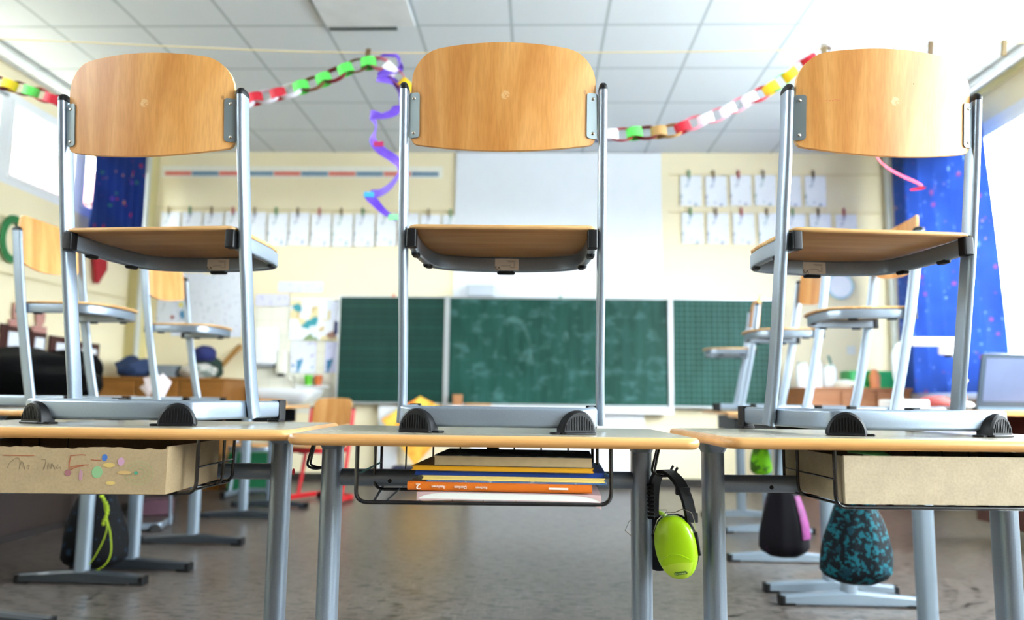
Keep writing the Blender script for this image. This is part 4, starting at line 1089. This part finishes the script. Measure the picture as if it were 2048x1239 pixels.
for i, (x0, x1, y0, y1, lab) in enumerate(((0, 60, 648, 712, 'dark brown photo board on the left wall, nearest of four'), (62, 92, 652, 715, 'dark brown photo board on the left wall, second nearest'), (100, 150, 655, 707, 'dark brown photo board on the left wall, third nearest'), (152, 200, 650, 700, 'dark brown photo board next to the back corner'))):
    a = AX(x0, y0, WX); c_ = AX(x1, y0, WX); z1 = 1.27-.02*i; z0 = z1-.22
    t = thing('photo_board', lab, 'photo board', (WX, (a.y+c_.y)/2, z0), group='brown photo boards on the left wall'); hw = (c_.y-a.y)/2
    b = MB(); b.box((0, -hw, 0), (.012, hw, .22)); b.build('board', plain('dark_brown_card', '3E1A14', .7), t, smooth=False)
    b = MB(); b.box((.012, -hw*.5, .05), (.014, hw*.75, .17)); b.build('paper_label', P_('label_paper', 'B8BCC8'), t, smooth=False)
    if i in (0, 1):
        b = MB(); b.ell((.012, .0, .33), (.006, .055, .075), 16, 10); b.box((.006, -.08, .21), (.014, .08, .26)); b.build('portrait_cutout', [plain('cutout_skin', 'C08C82', .8)], t)
# low table along left wall + black bag
t = thing('sideboard', 'long sideboard with a beech top along the left wall, its dark body added as shade', 'sideboard', (-3.22, 4.10, 0))
tabletop(t, 1.10, 3.6, .755)
b = MB(); b.box((-.52, -1.76, 0), (.48, 1.76, .735)); b.build('body', plain('shade_dark_carcass', '1C1512', .6), t, smooth=False)  # dark body and doors added as shade, to block the wall and its bounce
for k in range(5):
    b = MB(); b.rbox((.481, -1.75+.70*k, .05), (.499, -1.06+.70*k, .72), .004); b.build('door', plain('shade_dark_door', '241A16', .5), t)
o = lump('sports_bag', 'large black bag lying on the left sideboard', 'bag', (-3.1, 4.50, .762), (.36, .42, .165), plain('black_nylon', '020203', .8, **{'Specular IOR Level': .1}), 3, .15, 30, 18)
lump('backpack', 'black rucksack behind the large black bag', 'bag', (-3.38, 5.34, .762), (.26, .20, .20), plain('black_nylon2', '030304', .8, **{'Specular IOR Level': .1}), 8, .16, 26, 16)
b = MB()
for k in range(4):
    m = Matrix.Translation((0, 0, 0)) @ Matrix.Rotation(R(-50+33*k), 4, 'Y') @ Matrix.Rotation(R(15*k), 4, 'Z')
    b.loft([[m @ Vector((-.05, -.05, .005*k)), m @ Vector((.05, -.05, .005*k))], [m @ Vector((-.07, .03, .13)), m @ Vector((.04, .04, .11))]], False, False, closed=False)
o = b.build('paper_fan', plain('white_pink_paper', 'F2E6EC', .8), loc=(-2.86, 5.62, .80)); o.modifiers.new('s', 'SOLIDIFY').thickness = .001; tag(o, 'crumpled white paper standing on the left sideboard', 'paper')
b = MB(); b.box((-.15, -.11, 0), (.15, .11, .006)); o = b.build('paper_stack', plain('white_sheets', 'E8E8F0', .8), loc=(-2.95, 5.2, .7555), smooth=False); o.rotation_euler.z = .4; tag(o, 'flat white sheets at the edge of the left sideboard', 'papers')
b = MB(); b.rbox((-.19, -.14, 0), (.19, .14, .32), .02); o = b.build('storage_crate', plain('green_crate_plastic', '1E7048', .5), loc=(-2.32, 6.3, 0)); tag(o, 'dark green crate on the floor below the washbasin', 'crate')

# ------------------------------------------------------------------ teacher's desk with laptop and document camera
t = thing('teacher_desk', 'wooden teacher desk by the window carrying the laptop', 'desk', (2.42, 4.42, 0))
b = MB(); b.rbox((-.72, -.32, .722), (.66, .38, .748), .006); b.build('desk_top', M['band'], t)
b = MB(); b.box((-.68, .28, .20), (.62, .30, .72)); b.build('modesty_panel', plain('dark_red_brown_panel', '4A1E20', .5), t, smooth=False)
b = MB(); b.box((.22, -.28, .10), (.62, .28, .72)); b.build('drawer_unit', plain('red_brown_wood', '5A2A24', .5), t, smooth=False)
for sx in (-.66, .60):
    for sy in (-.26, .32): b = MB(); b.tube([(sx, sy, 0), (sx, sy, .722)], .022, 10); b.build('leg', M['greymetal'], t)
b = MB(); b.rbox((-.70, -.30, .7485), (-.10, .10, .753), .004); o = b.build('desk_mat', plain('black_mat', '1E1814', .6)); o.location = (2.42, 4.42, 0); tag(o, 'black desk mat under the document camera', 'mat')
t = thing('laptop', 'open grey laptop on the teacher desk by the window', 'laptop', (2.60, 4.22, .749), R(10))
b = MB(); b.rbox((-.235, -.02, .0), (.235, .30, .02), .012); b.build('keyboard_base', plain('blue_grey_plastic', '4A6478', .45), t)
m = Matrix.Translation((0, -.015, .02)) @ Matrix.Rotation(R(12), 4, 'X')
b = MB(); b.loft([[m @ Vector((a_, yy, .145+c2)) for a_, c2 in rrect(.47, .29, .014, 5)] for yy in (-.006, .006)]); lid = b.build('lid', plain('steel_grey_plastic', '2E3C4A', .4, .2), t)
b = MB(); b.loft([[m @ Vector((a_, yy, .148+c2)) for a_, c2 in rrect(.42, .235, .004, 3)] for yy in (-.0075, -.006)]); b.build('lid_inset', plain('silver_grey_face', '5A6480', .35, .3), lid)
t = thing('document_camera', 'white document camera with a bent arm on the teacher desk', 'document camera', (2.13, 4.50, .753))
b = MB(); b.rbox((-.09, -.10, 0), (.12, .10, .05), .02); b.build('base', M['white_plastic'], t)
b = MB(); b.tube(catmull([(.0, 0, .03), (-.01, 0, .12), (-.03, 0, .24), (-.02, 0, .34), (.05, 0, .39), (.10, 0, .395)], 8), .016, 12); b.build('gooseneck', plain('light_grey_arm', 'C6D2D4', .4), t)
b = MB(); b.rbox((.06, -.03, .365), (.34, .03, .415), .02); b.rbox((.24, -.035, .315), (.34, .035, .39), .02); hd = b.build('camera_head', M['white_plastic'], t)
b = MB(); b.lathe([(.024, .30), (.024, .317)], 14, mat=Matrix.Translation((.29, 0, 0))); b.build('lens', M['black'], hd)
lump('pencil_case', 'dark red pencil case beside the document camera', 'pencil case', (2.40, 4.64, .752), (.10, .07, .045), plain('dark_red_cloth', '8A3430', .7), 6, .08)
b = MB(); b.rbox((-.13, -.09, 0), (.13, .09, .012), .008); tag(b.build('tablet', plain('grey_tablet', '6A7680', .4), loc=(2.24, 4.28, .753)), 'grey flat pad in front of the document camera', 'tablet')
lump('tissue_roll', 'white crumpled tissue on the desk mat', 'tissue', (2.30, 4.17, .7655), (.06, .05, .018), plain('white_tissue', 'EEF0F2', .9), 12, .1)
t = thing('pen_pot', 'pot of colourful pens between pencil case and laptop', 'pen pot', (2.56, 4.66, .749))
b = MB(); b.lathe([(.035, 0), (.037, .09), (.033, .09), (.031, .004)], 18); b.build('pot', plain('brown_pot', '6E4A44', .5), t)
for i, c_ in enumerate(('E8D040', 'D04840', '3C6AB0', 'E0A030', '4A9A50')):
    a_ = i*1.25; b = MB(); b.tube([(.012*math.cos(a_), .012*math.sin(a_), .01), (.03*math.cos(a_), .03*math.sin(a_), .16+.01*i)], .0045, 6); b.build('pen', plain('pen_'+c_, c_, .4), t)
o = lump('felt_flower', 'small yellow felt flower stuck among the pens', 'flower', (2.565, 4.64, .905), (.03, .025, .03), plain('yellow_felt', 'E8D83C', .8), 3, .2)

# ------------------------------------------------------------------ bags hanging under the side desks
def bag(name, lab, c, w, d, h, mats, seed, cord_col=None):
    hang = .6985-c.z
    t = thing(name, lab, 'bag', c)
    rn = random.Random(seed); b = MB(); L = []; n = 28
    for j in range(15):
        v = j/14; z = -h*v; k = math.sin(math.pi*min(1, .16+.84*v)*.93)**.55 if v < 1 else .25
        k = (.52+.48*math.sin(min(v*2.1, 1.57)))*(1 if v < .85 else 1-((v-.85)/.15)**2*.45)
        L.append([Vector(((w/2*k)*math.cos(2*math.pi*i/n)*(1+.06*math.sin(5*i*2*math.pi/n+v*4+seed)), (d/2*k)*math.sin(2*math.pi*i/n)*(1+.06*math.cos(7*i*2*math.pi/n+seed)), z)) for i in range(n)])
    b.loft(L); b.build('bag_body', mats[0], t)
    if len(mats) > 1:
        p = MB(); L2 = []
        for j in range(9):
            v = .10+.62*j/8; k = (.52+.48*math.sin(min(v*2.1, 1.57)))*1.05
            row = [Vector((w/2*k*math.cos(a_), -d/2*k*abs(math.sin(a_))-.004, -h*v)) for a_ in [R(10+7*i) for i in range(8)]]
            L2.append(row)
        p.loft(L2, False, False, closed=False); po = p.build('side_panel', mats[1], t); po.modifiers.new('s', 'SOLIDIFY').thickness = .004
    s_ = MB(); s_.tube(rounded([(-.03, 0, -.01), (-.008, 0, hang), (.008, 0, hang), (.03, 0, -.01)], .008), .004, 8); s_.build('strap', plain(cord_col or 'strap_black', cord_col or '101014', .6) if cord_col else M['black'], t)
    return t
bag('gym_bag', 'purple and black bag hanging below the right side desks', AY(1565, 975, 3.42), .21, .16, .29, [paper('black_purple_cloth', '06030A', '5A2A50', 12, .62), plain('magenta_cloth', '6A0C5A', .7, var=.3, vscale=60)], 1)
bag('gym_bag', 'teal patterned cloth bag hanging below the nearest right side desk', AY(1708, 1000, 2.72), .235, .17, .275, [paper('teal_cloth', '020A10', '0F5A66', 48, .52, alt='08303C')], 2)
bag('gym_bag', 'small neon green bag hanging far back below the right side desks', AY(1521, 885, 3.72), .10, .08, .15, [paper('neon_green_cloth', '5A9808', '0C1806', 14, .50)], 4)
t = bag('gym_bag', 'black patterned bag with a neon yellow cord under the left side desk', AY(196, 985, 3.28), .27, .20, .31, [paper('black_blue_cloth', '010103', '1C3044', 30, .60)], 3)
neonc = plain('neon_yellow_cord', '90A800', .6)
b = MB(); b.tube(catmull([(.07, -.09, .04), (.085, -.10, -.02), (.10, -.10, -.08), (.125, -.10, -.16), (.13, -.10, -.24), (.10, -.11, -.29), (.02, -.12, -.315)], 6), .0022, 6); b.tube(catmull([(.02, -.12, -.315), (.08, -.125, -.24), (.115, -.115, -.14), (.10, -.105, -.06)], 6), .0018, 6); b.build('neon_cord', neonc, t)
b = MB()
for i in range(9): b.ell((.075+.018*math.sin(i*.5)+.004*i, -.105, .0-.014*i), (.008, .005, .008), 8, 6)
b.build('neon_trim', neonc, t)
b = MB(); b.rbox((-.12, -.1, 0), (.12, .1, .10), .03); o = b.build('shoe_bag', plain('muted_pink_cloth', '4A2C38', .8), loc=(-2.50, 4.98, 0)); o.rotation_euler.z = .4; tag(o, 'muted pink shoe bag on the floor in front of the left sideboard', 'bag')

# ------------------------------------------------------------------ washing line with paper chains
GY = 3.20
cord('washing_line', [(LX+.02, GY, 2.42), tuple(AY(0, 78, GY)), tuple(AY(350, 93, GY)), tuple(AY(700, 105, GY)), tuple(AY(1300, 104, GY)), tuple(AY(1650, 98, GY)), tuple(AY(2048, 85, GY)), (RX-.02, GY, 2.40)], .003, plain('yellow_cord', 'E0CFA0', .7), 'thin yellow cord strung across the room under the ceiling', 'line')
for i, (x_, y_, rz) in enumerate(((2008, 96, .12), (1861, 98, .1), (1648, 104, 0), (735, 113, .1))):
    peg(AY(x_, y_, GY-.004), i*2+2, ('lone tan peg at the window end of the cord', 'tan peg on the cord above the sunlit chair back', 'peg on the cord beside the yellow chain link', 'peg holding the paper chain beside the purple spiral')[i], 'pegs on the washing line', rz)
PC = {'y': 'F0C818', 'g': '5ADB58', 'r': 'C4142C', 'd': '7A1620', 'w': 'F2F0FA', 'b': '7A5230', 'p': 'F08CA0', 'o': 'EE5A34', 'n': '3A3A70', 'l': 'C8C6D2', 't': 'B08850'}
# colours of the links along the cord (x in metres), lying flat and standing on edge
FLAT_LINKS = [(AY(x_, 190, GY).x, c_) for x_, c_ in ((8, 'y'), (45, 'g'), (85, 'o'), (115, 'r'), (538, 'r'), (592, 'g'), (640, 'g'), (680, 'g'), (717, 'g'), (768, 'w'), (1235, 'w'), (1280, 'g'), (1335, 't'), (1352, 'r'), (1383, 'w'), (1437, 'w'), (1495, 'w'), (1560, 'y'))]
LOOP_LINKS = [(AY(x_, 190, GY).x, c_) for x_, c_ in ((25, 'd'), (65, 'l'), (100, 'r'), (125, 'd'), (515, 'w'), (560, 'w'), (617, 'b'), (660, 'd'), (698, 'b'), (740, 'p'), (790, 'p'), (1220, 'n'), (1257, 'r'), (1305, 'd'), (1345, 't'), (1365, 'w'), (1405, 'p'), (1468, 'p'), (1525, 'r'), (1545, 'g'))]
def chain(lab, px_pts, cols, g=None):
    P = catmull([AY(a_, c2, GY) for a_, c2 in px_pts], 20)
    # resample by arc length
    d = [0]
    for i in range(1, len(P)): d.append(d[-1]+(P[i]-P[i-1]).length)
    n = 90; t = thing('paper_chain', lab, 'paper chain', P[0], group=g)
    def at(s):
        for i in range(1, len(P)):
            if d[i] >= s: k = (s-d[i-1])/max(d[i]-d[i-1], 1e-6); return P[i-1].lerp(P[i], k)
        return P[-1]
    rn = random.Random(len(lab))
    for i in range(n):
        s = d[-1]*(i+.5)/n; c_ = at(s)
        seen = FLAT_LINKS if i % 2 == 0 else LOOP_LINKS
        near = min(seen, key=lambda q: abs(q[0]-c_.x)); ch = near[1] if abs(near[0]-c_.x) < .075 else cols[i % len(cols)]
        T = (at(min(s+.03, d[-1]))-at(max(s-.03, 0))).normalized()
        flat = i % 2 == 0
        up = Vector((0, 0, 1)); side = T.cross(up).normalized(); nrm = side.cross(T).normalized()
        ang = rn.uniform(-.16, .16)+(0 if flat else math.pi/2)
        A = nrm*math.cos(ang)+side*math.sin(ang)          # ring axis
        Bv = T.cross(A).normalized()
        L = d[-1]/n; rl = L*(.66 if flat else .98); rw = .027; hw = .021 if flat else .015
        m = MB(); N = 22; loops = []
        for q in range(N):
            a_ = 2*math.pi*q/N; p = T*(rl*math.cos(a_))+Bv*(rw*math.sin(a_))
            o_ = (T*math.cos(a_)/rl+Bv*math.sin(a_)/rw).normalized()*.0006
            loops.append([p-A*hw+o_, p+A*hw+o_, p+A*hw-o_, p-A*hw-o_])
        loops.append(loops[0]); m.loft(loops, False, False); o = m.build('paper_link', plain('chain_'+ch, PC[ch], .65, var=.02), t); o.location = c_-P[0]
chain('long multicoloured paper chain looped from the yellow cord behind the three front chairs',
      ((-330, 70), (-200, 112), (-60, 148), (0, 166), (60, 182), (125, 205), (215, 236), (330, 246), (440, 222), (505, 199), (560, 187), (640, 162), (715, 131), (768, 130),
       (812, 172), (880, 222), (980, 256), (1090, 270), (1215, 270), (1282, 266), (1345, 261), (1390, 245), (1440, 228), (1500, 198), (1545, 175), (1600, 135), (1650, 103)),
      'rwgdyrwp')
# purple paper spiral
def ribbon(name, lab, pts, w, mat, crossf, cat='streamer'):
    b = MB(); n = len(pts); L = []
    for i, p in enumerate(pts):
        T = (pts[min(i+1, n-1)]-pts[max(i-1, 0)]).normalized(); c_ = crossf(i/(n-1), T); c_ = (c_-T*c_.dot(T)).normalized()
        e = w/2*min(1, .35+6*min(i, n-1-i)/n); L.append([p-c_*e, p+c_*e])
    b.loft(L, False, False, closed=False); o = b.build(name, mat, ang=80); o.modifiers.new('s', 'SOLIDIFY').thickness = .0008
    tag(o, lab, cat); return o
pts = [(745, 135), (765, 112), (792, 112), (797, 135), (778, 142), (760, 150), (758, 155), (790, 165), (803, 195), (790, 222), (765, 232), (742, 230), (752, 250), (748, 280), (762, 300), (790, 320), (797, 345), (782, 370), (760, 385), (738, 388), (750, 405), (770, 425), (795, 440)]
dep = [0, .02, .05, .03, -.03, -.06, -.05, 0, .04, -.02, -.06, -.03, .04, .05, .02, -.04, -.05, -.03, .02, .05, .03, 0, -.03]
P = catmull([AY(a_, c2, GY+d_) for (a_, c2), d_ in zip(pts, dep)], 6)
def m_grad(name, c1, c2):
    t = NT(name); x = t.noise(t.coord(), 8, 2); t.base(t.ramp(x, [(.35, c1), (.65, c2)])); t.b.inputs['Roughness'].default_value = .6; return t.m
ps = ribbon('paper_spiral', 'purple paper spiral dangling from the cord beside the middle chair', P, .050, m_grad('purple_paper', '5A34B4', '7A58D0'), lambda u, T: Vector((.25*math.cos(u*20), .6, .75)))
for (a_, c2, col, nm) in ((738, 389, '3AA8E0', 'blue_tip'), (787, 434, '8CF0A0', 'green_tip'), (757, 288, 'B0205A', 'red_tip')):
    p = AY(a_, c2, GY-.03); b = MB(); b.rbox((p.x-.022, p.y-.004, p.z-.012), (p.x+.022, p.y, p.z+.012), .003); b.build(nm, plain('tip_'+col, col, .6), ps)
pts = [(1790, 94), (1765, 150), (1742, 220), (1748, 290), (1755, 315), (1775, 335), (1805, 352), (1832, 364), (1846, 374), (1820, 380)]
P = catmull([AY(a_, c2, GY+.02*math.sin(i)) for i, (a_, c2) in enumerate(pts)], 6)
ribbon('paper_streamer', 'red paper streamer dangling in front of the right curtain', P, .03, m_grad('red_streamer', 'D01830', 'F04070'), lambda u, T: Vector((.2, .7, .7)))
